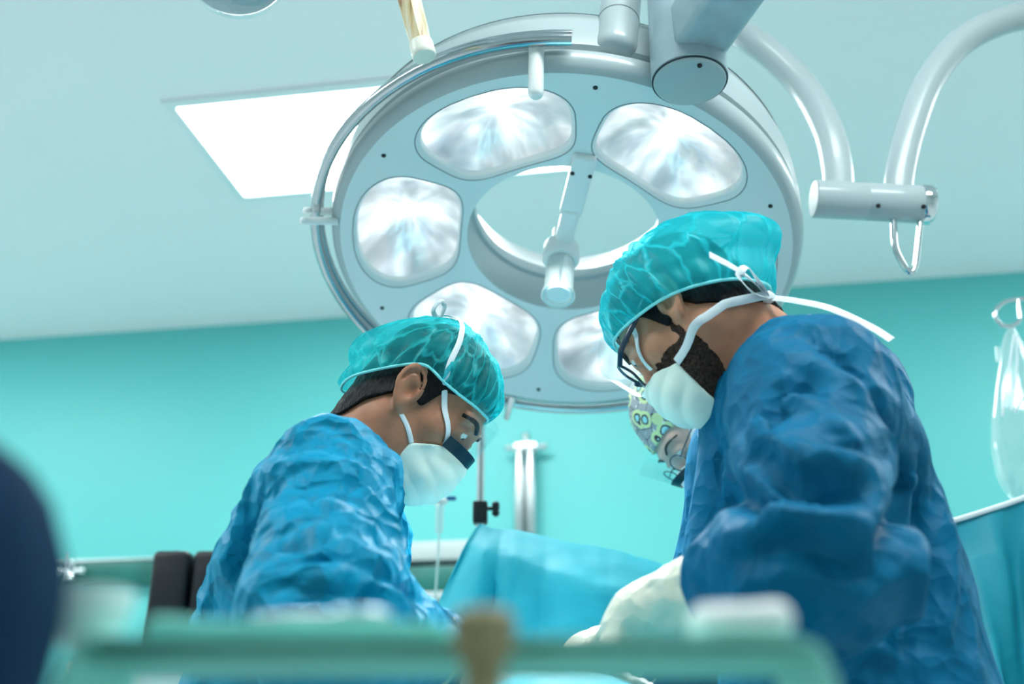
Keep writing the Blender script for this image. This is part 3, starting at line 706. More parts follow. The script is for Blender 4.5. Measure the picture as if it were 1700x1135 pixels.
M['mask'] = mat('mint_mask', (0.84, 0.98, 0.88), 0.6, sss=0.0, bump=[('crease', 30, 0.15, 0.004, (1, 1, 1)), ('noise', 300, 0.08, 0.001, (1, 1, 1))])
M['strap'] = mat('white_tie', (0.80, 0.87, 0.90), 0.6, bump=[('noise', 300, 0.2, 0.001, (1, 1, 1))])
M['visor'] = clear_material('visor_film', (0.96, 1, 1), 0.22, 0.015, 0.02, 0.13)
M['foam'] = mat('dark_visor_strip', (0.004, 0.035, 0.055), 0.35)
M['glove'] = mat('latex_glove', (0.70, 0.70, 0.57), 0.5, sss=0.1, noise=(18, 0.05), bump=[('crease', 30, 0.7, 0.010, (1, 1, 1)), ('noise', 500, 0.1, 0.001, (1, 1, 1))])
M['shoe'] = mat('white_clog', (0.7, 0.75, 0.75), 0.4)
M['trouser'] = mat('scrub_trousers', (0.01, 0.22, 0.36), 0.7, noise=(20, 0.1))
M['gold'] = mat('gold_chain', (0.75, 0.45, 0.12), 0.25, metal=1.0)
M['frame_black'] = mat('black_blue_glasses', (0.008, 0.03, 0.06), 0.2, coat=0.5)

def bouffant(hd, parent, brim, crown, material, nphi=150, nt=60, gather=0.0055, fold=0.007, seed=0.0, extra=None, brim_gather=34, edge=True):
    """sheer cap: brim(phi)->point, crown(phi,t)->point both in head space; t=0 at the brim, 1 at the crown"""
    V = []; uv = []
    ph = np.linspace(0, 2 * PI, nphi, endpoint=False); tt = np.linspace(0, 1, nt) ** 0.85
    base = np.array([[crown(p, t) for p in ph] for t in tt])           # nt,nphi,3
    flat = base.reshape(-1, 3)
    # outward normals from finite differences
    du = np.roll(base, -1, 1) - np.roll(base, 1, 1); dv = np.gradient(base, axis=0); n = np.cross(du, dv); n /= np.maximum(np.linalg.norm(n, axis=2), 1e-9)[..., None]
    cen = flat.mean(0); sgn = np.sign(((base - cen) * n).sum(2).mean()); n *= sgn
    PH, TT = np.meshgrid(ph, tt)
    q = np.stack([np.cos(PH) * 2.2, np.sin(PH) * 2.2, TT * 1.6 + seed], 2).reshape(-1, 3)
    wv = fbm(q * 1.3 + seed, 2).reshape(PH.shape)
    pleat = np.sin(PH * brim_gather + 9 * wv) * np.exp(-TT * 5.0)
    streak = ridge(np.stack([np.cos(PH) * 6.5, np.sin(PH) * 6.5, TT * 1.9 + 3 * wv + seed], 2).reshape(-1, 3), 2).reshape(PH.shape) - 0.5
    big = fbm(q * 1.1 + 7 + seed, 2).reshape(PH.shape) - 0.5
    taper = np.sin(np.clip(TT * 1.05, 0, 1) * PI / 2) ** 0.5 * np.clip((1 - TT) * 6, 0, 1)
    dsp = gather * pleat * np.clip(TT * 30, 0, 1) + fold * 1.4 * streak * taper + fold * 1.8 * big * taper
    if extra is not None: dsp = dsp + extra(PH, TT, base)
    dsp = np.where(dsp < -0.0025, -0.0025 + 0.2 * (dsp + 0.0025), dsp)
    P = base + n * dsp[..., None]
    V = [hd.w(p) for p in P.reshape(-1, 3)]
    uv = np.stack([PH / (2 * PI) * 3, TT], 2).reshape(-1, 2)
    F = [(i * nphi + j, i * nphi + (j + 1) % nphi, (i + 1) * nphi + (j + 1) % nphi, (i + 1) * nphi + j) for i in range(nt - 1) for j in range(nphi)]
    o = obj('surgical_cap', (V, F), material, parent, sharp=None, uv=uv, recalc=True)
    if edge: obj('elastic_edge', tube([hd.w(p) for p in P[0]], 0.0022, 8, closed=True), M['cap_edge'], o)
    return o
# ------------------------------------------------------------------ people
def snap(hd, p, off, ears=False):
    q = np.array([p], np.float32)
    for _ in range(8):
        e = 1e-3; d = sd_skull(q, ears)[0]
        g = np.array([(sd_skull(q + A(v) * e, ears)[0] - d) / e for v in ((1, 0, 0), (0, 1, 0), (0, 0, 1))]); g /= max(np.linalg.norm(g), 1e-6)
        q = q + (off - d) * g.astype(np.float32)
    return q[0], g
def strap_on(hd, pts, off, width, parent, name='tie', n=6, thick=0.0011, offs=None):
    P = []; H = []
    for i, p in enumerate(spline(pts, n)):
        o_ = off if offs is None else np.interp(i / n, range(len(offs)), offs)
        q, g = snap(hd, p, o_); P.append(hd.w(q)); H.append(hd.d(g))
    return obj(name, tube(P, 0.01, seg=8, flat=(width, thick), hint=H), M['strap'], parent)
def strap_free(pts, width, parent, hint, name='tie', n=6, thick=0.0011):
    return obj(name, tube(spline(pts, n), 0.01, seg=8, flat=(width, thick), hint=hint), M['strap'], parent)
def cap_shape(brim_deg, bx, by, bz, cen, ell, apex, pw=2.0, sag=None):
    cen = np.array(cen); apex = np.array(apex, float); apex /= np.linalg.norm(apex); ell = np.array(ell)
    def brim0(p):
        d = abs((p + PI) % (2 * PI) - PI); d = math.degrees(d); s = 1 if math.sin(p) >= 0 else -1
        return np.array([np.interp(d, brim_deg, bx), s * np.interp(d, brim_deg, by), np.interp(d, brim_deg, bz)])
    TB = np.array([brim0(2 * PI * i / 360) for i in range(360)]); K_ = np.exp(-(np.arange(-24, 25) / 11.0) ** 2); K_ /= K_.sum()
    TB = np.stack([np.convolve(np.concatenate([TB[-24:, k], TB[:, k], TB[:24, k]]), K_, 'valid') for k in range(3)], 1)
    def brim(p):
        x = (p % (2 * PI)) / (2 * PI) * 360; i = int(x) % 360; f = x - int(x); return TB[i] * (1 - f) + TB[(i + 1) % 360] * f
    def crown(p, t):
        b = brim(p) - cen; rb = np.linalg.norm(b); db = b / rb
        om = math.acos(max(-0.999, min(0.999, float(db @ apex)))); tt = min(t, 0.999)
        dr = (math.sin((1 - tt) * om) * db + math.sin(tt * om) * apex) / math.sin(om)
        re = 1 / np.sqrt(((dr / ell) ** 2).sum()); s = min(1, t * 5.0); s = s * s * (3 - 2 * s)
        r = rb * (1 - s) + re * s
        q = cen + dr * r
        return q if sag is None else q + sag(q, t)
    return brim, crown
def smooth_deg(xs, ys, m=240):
    return xs, ys
def shell(hd, region, off, thick, noise=None, neck=None):
    def f(P):
        Q = hd.loc(P); d = sd_skull(Q, False) * hd.k
        if neck is not None: d = smin(d, sd_cone(P, *neck), 0.035)
        if noise is not None: d = d - noise(Q)
        return np.maximum(d - off - thick, region(Q))
    return f
def hd_box(hd, lo, hi):
    c = [hd.w((x, y, z)) for x in (lo[0], hi[0]) for y in (lo[1], hi[1]) for z in (lo[2], hi[2])]
    return [min(p[k] for p in c) for k in range(3)], [max(p[k] for p in c) for k in range(3)]
def eye(hd, y, parent, look=(0.8, 0, -0.5)):
    c = hd.w((0.0850, y, 0.012)); r = 0.0126 * hd.k
    e = obj('eye', ball(c, r, 20, 14), M['eye'], parent)
    d = hd.d(np.array(look) / np.linalg.norm(look))
    u, v, n = frame_of(d); obj('iris', ball(c + d * r * 0.62, (r * 0.55, r * 0.55, r * 0.45), 16, 10, (u, v, n)), M['iris'], e)
def lids_brow(hd, parent, m, side, th=0.0030):
    a = [hd.w(snap(hd, p, 0.002)[0]) for p in ((0.094, side * 0.014, 0.031), (0.094, side * 0.028, 0.037), (0.084, side * 0.044, 0.036), (0.072, side * 0.054, 0.030))]
    obj('eyebrow', tube(spline(a, 5), [th + 0.0008 * math.sin(PI * i / 15) for i in range(16)], 8), m, parent)
def mask_fn(hd, top, back, blob_c, blob_r, pleats=0.0022):
    """surgical mask: a face-hugging shell puffed out over nose and chin; top/back = (point, normal) keep side"""
    def f(P):
        Q = hd.loc(P)
        d = sd_skull(Q, False) - 0.004
        d = smin(d, sd_ell(Q, blob_c, blob_r), 0.02)
        d = d - pleats * (np.abs(np.sin(Q[:, 2] * PI / 0.034 + Q[:, 0] * 25)) - 0.6) * np.clip((Q[:, 0] - 0.06) * 30, 0, 1)
        r = np.maximum((Q - A(top[0])) @ A(top[1]), (Q - A(back[0])) @ A(back[1]))
        return np.maximum(smax(d, r, 0.004), -(d + 0.006)) * hd.k
    return f
def visor(hd, parent, rx, ry, zb, z1, a, cx=0.0, slope=0.9, tilt=0.0, strip=None, name='visor'):
    """curved clear shield; its lower edge (and the dark strip) slopes along the top of the mask, zb = height of the edge at the front"""
    def sheet(f0, f1, m, nm, par, grow=0.0):
        na, nz = 40, 10; V = []
        for j in range(nz):
            for i in range(na):
                t = -a + 2 * a * i / (na - 1); x = cx + (rx + grow) * math.cos(t); lo = f0(x); hi = f1(x); z = lo + (hi - lo) * j / (nz - 1)
                V.append(hd.w((x + tilt * (z - zb), (ry + grow) * math.sin(t), z)))
        n0 = len(V); cen = hd.w((cx, 0, (zb + z1) / 2))
        V += [p - (p - cen).normalized() * 0.0007 for p in V]
        F = [(j * na + i, j * na + i + 1, (j + 1) * na + i + 1, (j + 1) * na + i) for j in range(nz - 1) for i in range(na - 1)]
        F += [tuple(k + n0 for k in f[::-1]) for f in F]
        rim = [i for i in range(na)] + [j * na + na - 1 for j in range(1, nz)] + [(nz - 1) * na + i for i in range(na - 2, -1, -1)] + [j * na for j in range(nz - 2, 0, -1)]
        F += [(rim[i], rim[(i + 1) % len(rim)], rim[(i + 1) % len(rim)] + n0, rim[i] + n0) for i in range(len(rim))]
        return obj(nm, (V, F), m, par, sharp=30)
    edge = lambda x: zb + slope * (x - cx - rx)
    v = sheet(edge, lambda x: z1, M['visor'], name, parent)
    if strip: sheet(lambda x: edge(x) - 0.002, lambda x: edge(x) + strip, M['foam'], 'dark_strip', v, 0.0012)
    return v
def legs(hip, foot_x, feet_y, side, floor_r=0.055):
    return [(hip + Vector((0, s * 0.09, 0)), Vector((foot_x, hip.y + s * 0.11, 0.5)), 0.085, 0.058) for s in (1, -1)] + [(Vector((foot_x, hip.y + s * 0.11, 0.5)), Vector((foot_x - 0.02 * side, hip.y + s * 0.11, 0.09)), 0.058, 0.045) for s in (1, -1)]
def shoes(foot_x, y, side, parent):
    for s in (1, -1):
        def f(P, s=s):
            d = sd_cone(P, (foot_x - 0.05 * side, y + s * 0.11, 0.040), (foot_x + 0.13 * side, y + s * 0.12, 0.034), 0.040, 0.034, flat=((0, 1, 0), 1.15))
            d = smin(d, sd_cone(P, (foot_x - 0.02 * side, y + s * 0.11, 0.06), (foot_x - 0.02 * side, y + s * 0.11, 0.10), 0.046, 0.05), 0.03)
            return np.maximum(d, np.maximum(-P[:, 2], P[:, 2] - 0.115))
        sculpt('shoe', f, (foot_x - 0.16, y + s * 0.11 - 0.07, -0.02), (foot_x + 0.19, y + s * 0.11 + 0.08, 0.14), 0.01, M['shoe'], parent)
def person_body(hd, prims, lo, hi, material, parent_label, cat_group, headbox, k=0.02, extra=None):
    def f(P):
        Q = hd.loc(P); d = np.full(len(P), 1.0, np.float32)
        nb = np.linalg.norm(Q, axis=1) < 0.30; 
        if nb.any(): d[nb] = sd_skull(Q[nb]) * hd.k
        d[~nb] = (np.linalg.norm(Q[~nb], axis=1) - 0.17) * hd.k
        for i, (a, b, ra, rb) in enumerate(prims): d = smin(d, sd_cone(P, a, b, ra, rb), 0.035 if i == 0 else k)
        if extra is not None: d = extra(P, d)
        return d
    ax = [fine_axis(lo[i], hi[i], headbox[0][i], headbox[1][i], 0.02, 0.0028) for i in range(3)]
    V, F = surface_nets(f, *ax); V = relax(V, F, 1, 0.4)
    return obj('person', (V, F), material, None, smooth=True, sharp=None, recalc=False)

def fold_disp(terms, crinkle=0.0035, cs=15.0, mask=None, seed=0.0, crumple=0.0, cf=14.0):
    """terms: (origin, dirs(3 vectors), freqs(3), amp, centre, radius) - pulled folds; plus an all-over crinkle"""
    def f(V, N):
        P = V.astype(np.float64); d = crinkle * 2 * (ridge(P * cs + seed + 0.6 * fbm(P * 9, 2)[:, None], 2) - 0.55) + crinkle * 1.4 * (ridge(P * cs * 2.1 + 3 + seed, 1) - 0.5)
        wrp = fbm(P * 5 + seed, 2) - 0.5
        if crumple:
            W3 = np.stack([fbm(P * cf * 0.7 + k * 9.1, 2) for k in range(3)], 1)
            d = d + crumple * (cells(P * cf + W3 * 1.1) - 0.5) + crumple * 0.5 * (cells(P * cf * 2.3 + W3 * 1.3 + 7) - 0.5)
        for (dirs, fr, amp, c, r) in terms:
            q = np.stack([P @ np.array(unit(dirs[i])) * fr[i] + (wrp * 1.6 if i == 0 else 0) for i in range(3)], 1)
            m = 1.0 if c is None else np.exp(-((P - np.array(c)) ** 2).sum(1) / (r * r))
            d = d + amp * (ridge(q + seed * 1.7, 1) - 0.45) * m
        return d
    return f
def surf_hit(fn, px, py):
    o_ = np.array([0, 0, CAMZ], np.float32); v = np.array(tuple(at(px, py, 1.0)), np.float32) - o_; v /= np.linalg.norm(v); t = 0.7
    for _ in range(90):
        d = float(fn((o_ + v * t)[None])[0]); t += max(d * 0.8, 0.0006)
        if d < 0.001 or t > 2.4: break
    return o_ + v * t
def creases(fn, lines):
    """lines: (pixel polyline, height, half-width): folds pressed into / raised out of the cloth where the surface lies"""
    segs = []
    for pts, amp, wd in lines:
        H = [surf_hit(fn, *p) for p in pts]; H = [h for h in H if h[1] < 1.9]
        H = spline(H, 4) if len(H) > 2 else H
        n = len(H)
        for i in range(n - 1):
            e0 = min(1, min(i, n - 1 - i) / max(1, n * 0.25)); segs.append((H[i], H[i + 1], amp, wd, e0))
    def f(V):
        best = {}
        out = np.zeros(len(V))
        for k, (pts, amp, wd) in enumerate(lines): pass
        cur = None; acc = None
        for a, b, amp, wd, e in segs:
            ba = np.asarray(b, float) - np.asarray(a, float); q = V - np.asarray(a, float); t = np.clip(q @ ba / max(ba @ ba, 1e-9), 0, 1)
            r2 = ((q - t[:, None] * ba) ** 2).sum(1); g = amp * np.exp(-r2 / (wd * wd)) * (0.35 + 0.65 * e)
            out = np.where(np.abs(g) > np.abs(out), g, out) if amp > 0 else np.minimum(out, np.where(out <= 0, np.minimum(out, g), out + g))
        return out
    return f
def both(f, g): return lambda V, N: f(V, N) + g(V)
def sd_prims(P, prims, k):
    d = None
    for p in prims:
        if len(p) == 4 : e = sd_cone(P, *p)
        elif len(p) == 5: e = sd_cone(P, *p[:4], flat=p[4])
        else: e = sd_ell(P, p[0], p[1], p[2])
        d = e if d is None else smin(d, e, k)
    return d

# ================================================================== left surgeon
pt = math.radians(49)
HL_ = Head(at(694, 645, 1.478) + Vector((0, 0.071, 0)), (math.cos(pt), 0.0, -math.sin(pt)), (math.sin(pt), -0.03, math.cos(pt)), 0.95)
o = HL_.o; print('Lhead', o, [tuple(round(v) for v in px_of(HL_.w(p))[:2]) for p in ((0.1, 0, 0.06), (-0.01, 0, 0.133), (-0.11, 0, 0.045), (0.085, 0, -0.11), (0.092, -0.033, 0.012), (-0.01, -0.08, 0))])
NB = Vector((-0.240, 1.55, 1.378)); Sn = Vector((-0.235, 1.365, 1.300)); Sf = Vector((-0.26, 1.725, 1.30)); En = Vector((-0.200, 1.17, 1.11)); Ef = Vector((-0.30, 1.90, 1.10)); Wn = Vector((-0.085, 1.385, 1.095)); Wf = Vector((-0.06, 1.70, 1.09))
Pv = Vector((-0.35, 1.55, 0.93))
nk = (HL_.w((-0.035, 0, -0.035)), NB, 0.058, 0.068)
bp = [nk, (NB, Vector((-0.31, 1.55, 1.12)), 0.07, 0.105), (Vector((-0.31, 1.55, 1.12)), Pv, 0.11, 0.12), (NB, Sn, 0.05, 0.055), (NB, Sf, 0.05, 0.055), (Sn, En, 0.05, 0.04), (Sf, Ef, 0.05, 0.04), (En, Wn, 0.04, 0.027), (Ef, Wf, 0.04, 0.027)] + legs(Pv, -0.34, 1.55, 1)
hb_ = hd_box(HL_, (-0.13, -0.10, -0.15), (0.14, 0.10, 0.15))
P1 = person_body(HL_, bp, (-0.56, 1.08, 0.04), (0.12, 2.02, 1.66), M['skin_tan'], '', '', hb_)
tag(P1, 'person in crinkled bright blue gown with bare ear showing, bending over from the left', 'person', 'surgical team')
eye(HL_, -0.0335, P1); eye(HL_, 0.0335, P1); lids_brow(HL_, P1, M['hair'], -1); lids_brow(HL_, P1, M['hair'], 1)
def hairline(xs, zs):
    return lambda Q: np.maximum(np.interp(Q[:, 0], xs, zs) - Q[:, 2], -0.2)
hl = hairline([-0.15, -0.07, -0.052, -0.044, -0.016, -0.010, -0.005, 0.004, 0.022, 0.030, 0.055, 0.075, 0.12], [-0.13, -0.125, -0.110, -0.070, -0.020, 0.010, 0.012, -0.012, -0.012, 0.03, 0.05, 0.068, 0.08])
hn = lambda Q: 0.004 * (ridge(Q * np.array([90, 90, 35.0]), 2) - 0.4)
lo, hi = hd_box(HL_, (-0.14, -0.10, -0.12), (0.12, 0.10, 0.16))
sculpt('hair', shell(HL_, hl, 0.001, 0.0040, hn, nk), lo, hi, 0.003, M['hair'], P1)
# cap
deg = [0, 35, 65, 88, 108, 130, 150, 180]
brim, crown = cap_shape(deg, [0.092, 0.076, 0.045, 0.010, -0.022, -0.058, -0.094, -0.108], [0, 0.050, 0.076, 0.084, 0.088, 0.080, 0.056, 0], [0.064, 0.054, 0.042, 0.036, 0.038, -0.014, -0.062, -0.086],
                        (-0.014, 0, 0.035), (0.119, 0.092, 0.107), (-0.25, 0, 1), sag=lambda q, t: np.array([-0.010, 0, -0.030]) * max(0, -q[0] - 0.05) / 0.05 * math.sin(min(1, t * 2.2) * PI / 2 if t < 0.45 else max(0, (1 - t) / 0.55) * PI / 2))
def pinch(PH, TT, B):      # the upper mask tie pulls a groove into the cap
    s = B[..., 0] * 0.55 + B[..., 2] * 0.83 - 0.042 + 0.12 * (B[..., 0] + 0.03)
    g = (B[..., 0] + 0.012) * 0.87 - (B[..., 2] - 0.06) * 0.2
    return -0.005 * np.exp(-(g / 0.012) ** 2) * np.clip(TT * 8, 0, 1) * np.clip((1 - TT) * 3, 0, 1)
cap1 = bouffant(HL_, P1, brim, crown, M['cap'], seed=3.0, extra=pinch)
# mask, ties, visor
lo, hi = hd_box(HL_, (0.03, -0.08, -0.15), (0.17, 0.08, 0.03))
mk = sculpt('surgical_mask', mask_fn(HL_, ((0.055, 0, -0.056), (-0.717, 0, 0.697)), ((0.053, 0, -0.060), (-0.98, 0, -0.12)), (0.092, 0, -0.062), (0.047, 0.050, 0.058)), lo, hi, 0.0026, M['mask'], P1)
strap_on(HL_, [(0.060, -0.07, -0.060), (0.030, -0.075, -0.045), (-0.002, -0.078, -0.036), (-0.024, -0.080, -0.010), (-0.030, -0.080, 0.02)], 0.003, 0.0070, mk)
strap_on(HL_, [(0.094, -0.05, -0.022), (0.070, -0.062, 0.0), (0.046, -0.075, 0.018), (0.026, -0.085, 0.036), (0.006, -0.085, 0.06), (-0.018, -0.065, 0.095), (-0.055, -0.03, 0.12), (-0.085, 0.0, 0.10)], 0.003, 0.0085, mk, offs=[0.004, 0.003, 0.003, 0.005, 0.016, 0.018, 0.020, 0.022])
strap_on(HL_, [(0.060, 0.07, -0.060), (0.030, 0.075, -0.045), (-0.002, 0.078, -0.036), (-0.024, 0.080, -0.010), (-0.030, 0.080, 0.02)], 0.003, 0.0085, mk)
bw = HL_.w((-0.10, -0.005, 0.095))
for dx, sgn in ((0, 1), (0.0, -1)):
    c = HL_.w((-0.088, sgn * 0.012, 0.108)); a_ = HL_.d((-0.5, sgn * 0.6, 0.5)); b_ = HL_.d((0.3, sgn * 0.3, 0.8))
    strap_free([c, c + a_ * 0.02 + b_ * 0.012, c + a_ * 0.034 + b_ * 0.004, c + a_ * 0.024 - b_ * 0.01, c], 0.008, mk, tuple(HL_.d((0.3, 1, 0))), name='bow_loop')
visor(HL_, mk, 0.127, 0.080, -0.014, 0.064, math.radians(47), slope=0.25, tilt=-0.14, strip=0.018)
# gown
g_pr = [(Vector((-0.272, 1.55, 1.345)), Vector((-0.305, 1.55, 1.13)), 0.086, 0.122), (Vector((-0.295, 1.55, 1.14)), Vector((-0.31, 1.55, 0.90)), 0.124, 0.14), (Vector((-0.33, 1.55, 0.90)), Vector((-0.33, 1.55, 0.35)), 0.17, 0.21),
        (NB + Vector((-0.012, -0.02, -0.02)), Sn, 0.080, 0.076), (NB + Vector((-0.012, 0.02, -0.02)), Sf, 0.080, 0.076), (Sn, En, 0.082, 0.076), (Sf, Ef, 0.082, 0.076), (En, Wn.lerp(En, 0.12), 0.074, 0.050), (Ef, Wf.lerp(Ef, 0.12), 0.074, 0.050), (Vector((-0.275, 1.42, 1.22)), Vector((-0.28, 1.68, 1.22)), 0.10, 0.10)]
NB1 = NB.copy(); nax = unit(NB - HL_.w((-0.035, 0, -0.035)))
def gown1(P):
    d = sd_prims(P, g_pr, 0.05)
    d = smin(d, sd_cone(P, NB - nax * 0.02, NB + nax * 0.02, 0.070, 0.078), 0.03)
    cut = -((P - A(NB - nax * 0.012)) @ A(unit(nax + Vector((0.10, 0, -0.05)))))
    d = smax(d, cut - 1.6 * np.maximum(0, np.linalg.norm(P - A(NB1), axis=1) - 0.085), 0.006)
    return np.maximum(d, 0.36 - P[:, 2])
ux, uy, uz = Vector((1, 0, 0)), Vector((0, 1, 0)), Vector((0, 0, 1))
ft = [((Vector((0.9, 0.2, -0.2)), uy, uz), (15, 4, 3.0), 0.020, (-0.38, 1.45, 1.15), 0.16),
      ((Vector((0.55, 0.3, 0.8)), Vector((0.8, 0, -0.5)), uy), (20, 5, 5), 0.018, (-0.25, 1.22, 1.19), 0.15),
      ((Vector((0.4, 0.1, 0.9)), Vector((0.9, 0, -0.4)), uy), (17, 4, 4), 0.010, (-0.25, 1.4, 1.33), 0.16),
      ((ux, uy, uz), (11, 11, 2.0), 0.014, (-0.33, 1.5, 0.9), 0.3)]
axg = [np.arange(-0.62, 0.06, 0.006), np.arange(1.04, 2.06, 0.007), fine_axis(0.30, 1.52, 1.0, 1.52, 0.02, 0.006)]
gw = sculpt('gown', gown1, None, None, None, M['gown_blue'], P1, disp=both(fold_disp(ft, 0.0020, 15, seed=2.0, crumple=0.017, cf=13.0), creases(gown1, [
    ([(406, 793), (380, 873), (373, 925)], -0.016, 0.010), ([(439, 815), (420, 873), (402, 939)], -0.014, 0.009), ([(424, 960), (446, 917), (479, 899), (520, 903)], -0.020, 0.013), ([(475, 930), (540, 915), (600, 930)], -0.014, 0.010),
    ([(392, 800), (366, 880), (362, 960)], 0.008, 0.008), ([(424, 800), (402, 880), (388, 950)], 0.010, 0.008), ([(470, 960), (540, 985), (640, 985)], -0.016, 0.012), ([(560, 830), (600, 800), (640, 850)], -0.010, 0.008), ([(500, 800), (540, 850), (610, 860)], -0.009, 0.008),
    ([(520, 880), (600, 890), (670, 940)], 0.010, 0.010), ([(600, 940), (660, 965), (705, 1000)], -0.012, 0.010), ([(490, 760), (555, 765), (600, 790)], 0.006, 0.007)])), axes=axg)
def glove(wrist, elbow, hand_dir, palm, thumb_side, parent, curl, sleeve=0.58, rad=0.038, tc=0.5):
    fd_ = unit(wrist - elbow); c0_ = wrist.lerp(elbow, sleeve)
    def f(P):
        d = sd_cone(P, c0_, wrist, rad + 0.018, rad - 0.004)
        d = smin(d, sd_hand(P, wrist - unit(hand_dir) * 0.01, hand_dir, palm, curl=curl, thumb_side=thumb_side, infl=0.0012, thumb_curl=tc), 0.02)
        return np.maximum(d, -((P - A(c0_)) @ A(fd_)))
    ends = [wrist + unit(hand_dir) * 0.22, c0_, wrist + unit(palm) * 0.12, wrist - unit(palm) * 0.08]
    lo = [min(e[k] for e in ends) - 0.075 for k in range(3)]; hi = [max(e[k] for e in ends) + 0.075 for k in range(3)]
    return sculpt('glove', f, lo, hi, 0.0042, M['glove'], parent, disp=fold_disp([((fd_, uy, uz), (70, 8, 8), 0.004, tuple(wrist.lerp(elbow, sleeve * 0.5)), 0.07)], 0.0006, 30))
glove(Wn, En, (0.88, 0.30, -0.30), (0.1, 0.2, -1), -1, P1, (0.45, 0.5, 0.6, 0.7), 0.2)
glove(Wf, Ef, (0.85, -0.35, -0.35), (0.1, 0, -1), 1, P1, (0.4, 0.5, 0.5, 0.6), 0.2)
shoes(-0.34, 1.55, 1, P1)
ch = []
for i in range(28):
    t = 2 * PI * i / 28; u_, v_, _ = frame_of(nax)
    ch.append(NB - nax * 0.022 + (u_ * math.cos(t) + v_ * math.sin(t)) * 0.068)
def snap_neck(p):
    q = p.copy()
    for _ in range(6):
        d = min(float(sd_cone(np.array([q], np.float32), *nk)[0]), float(sd_cone(np.array([q], np.float32), *bp[1])[0])); c_ = NB - nax * 0.02; r_ = (q - c_); r_ = (r_ - nax * r_.dot(nax)).normalized(); q = q + r_ * (0.0012 - d)
    return q
obj('necklace', tube([snap_neck(p) for p in ch], 0.0011, 6, closed=True), M['gold'], P1)

# ================================================================== right surgeon
pt = math.radians(48); yw = math.radians(36)
HR = Head((0, 0, 0), (-math.cos(pt) * math.cos(yw), math.cos(pt) * math.sin(yw), -math.sin(pt)), (-math.sin(pt) * math.cos(yw), math.sin(pt) * math.sin(yw), math.cos(pt)), 0.98)
HR.o = at(1108, 492, 1.345) - HR.d((-0.01, 0.073, 0))
print('Rhead', HR.o, [tuple(round(v) for v in px_of(HR.w(p))[:2]) for p in ((0.1, 0, 0.06), (-0.01, 0, 0.133), (-0.11, 0, 0.045), (0.085, 0, -0.11), (0.092, 0.033, 0.012), (-0.01, 0.08, 0))])
NB = Vector((0.352, 1.42, 1.492)); Sn = Vector((0.365, 1.235, 1.385)); Sf = Vector((0.37, 1.62, 1.40)); En = Vector((0.302, 1.095, 1.155)); Ef = Vector((0.30, 1.73, 1.14)); Wn = at(1065, 1022, 1.27); Wf = Vector((0.11, 1.56, 1.115))
Pv = Vector((0.44, 1.42, 0.95))
nk = (HR.w((-0.035, 0, -0.035)), NB, 0.060, 0.070)
bp = [nk, (NB, Vector((0.42, 1.42, 1.15)), 0.075, 0.11), (Vector((0.42, 1.42, 1.15)), Pv, 0.11, 0.13), (NB, Sn, 0.05, 0.055), (NB, Sf, 0.05, 0.055), (Sn, En, 0.05, 0.04), (Sf, Ef, 0.05, 0.04), (En, Wn, 0.04, 0.027), (Ef, Wf, 0.04, 0.027)] + legs(Pv, 0.44, 1.42, -1)
hb_ = hd_box(HR, (-0.13, -0.10, -0.15), (0.14, 0.10, 0.15))
P2 = person_body(HR, bp, (-0.02, 1.0, 0.04), (0.66, 1.9, 1.72), M['skin_ruddy'], '', '', hb_)
tag(P2, 'bearded person in deep blue gown leaning over the table from the right', 'person', 'surgical team')
for s in (1, -1): eye(HR, s * 0.0335, P2); lids_brow(HR, P2, M['beard'], s)
hl = hairline([-0.15, -0.07, -0.050, -0.038, -0.022, -0.005, 0.008, 0.024, 0.032, 0.055, 0.075, 0.12], [-0.090, -0.088, -0.078, -0.062, -0.045, 0.012, -0.024, -0.024, 0.02, 0.05, 0.068, 0.08])
lo, hi = hd_box(HR, (-0.14, -0.10, -0.12), (0.12, 0.10, 0.16))
sculpt('hair', shell(HR, hl, 0.001, 0.0040, hn, nk), lo, hi, 0.003, M['hair'], P2)
def beard_reg(Q):
    n_ = 0.010 * (fbm(Q * 130, 2) - 0.5)
    jaw = np.maximum(np.maximum(0.014 - Q[:, 0] + 0.30 * np.abs(Q[:, 2] + 0.075), Q[:, 2] + 0.046 - 0.25 * (Q[:, 0] - 0.03)), -0.125 - Q[:, 2])
    side = np.maximum(np.abs(Q[:, 0] - 0.016 + 0.1 * Q[:, 2]) - 0.007, np.maximum(Q[:, 2] - 0.0, -0.06 - Q[:, 2]))
    return np.minimum(jaw, side) + n_
lo, hi = hd_box(HR, (-0.02, -0.09, -0.14), (0.12, 0.09, 0.01))
sculpt('beard', shell(HR, beard_reg, 0.0008, 0.0016, lambda Q: 0.002 * (ridge(Q * np.array([60, 150, 150.0]), 2) - 0.5)), lo, hi, 0.0024, M['beard'], P2)
brim, crown = cap_shape(deg, [0.100, 0.086, 0.058, 0.026, -0.004, -0.040, -0.080, -0.104], [0, 0.058, 0.082, 0.092, 0.096, 0.090, 0.062, 0], [0.066, 0.050, 0.028, 0.008, -0.010, -0.036, -0.066, -0.082],
                        (-0.012, 0, 0.035), (0.120, 0.102, 0.106), (-0.15, 0, 1), sag=lambda q, t: np.array([-0.036, 0, -0.040]) * max(0, -q[0] - 0.03) / 0.07 * math.sin(min(1, t * 2.5) * PI / 2 if t < 0.4 else max(0, (1 - t) / 0.6) * PI / 2))
cap2 = bouffant(HR, P2, brim, crown, M['cap_light'], seed=11.0, gather=0.004, fold=0.009)
lo, hi = hd_box(HR, (0.02, -0.09, -0.15), (0.17, 0.09, 0.03))
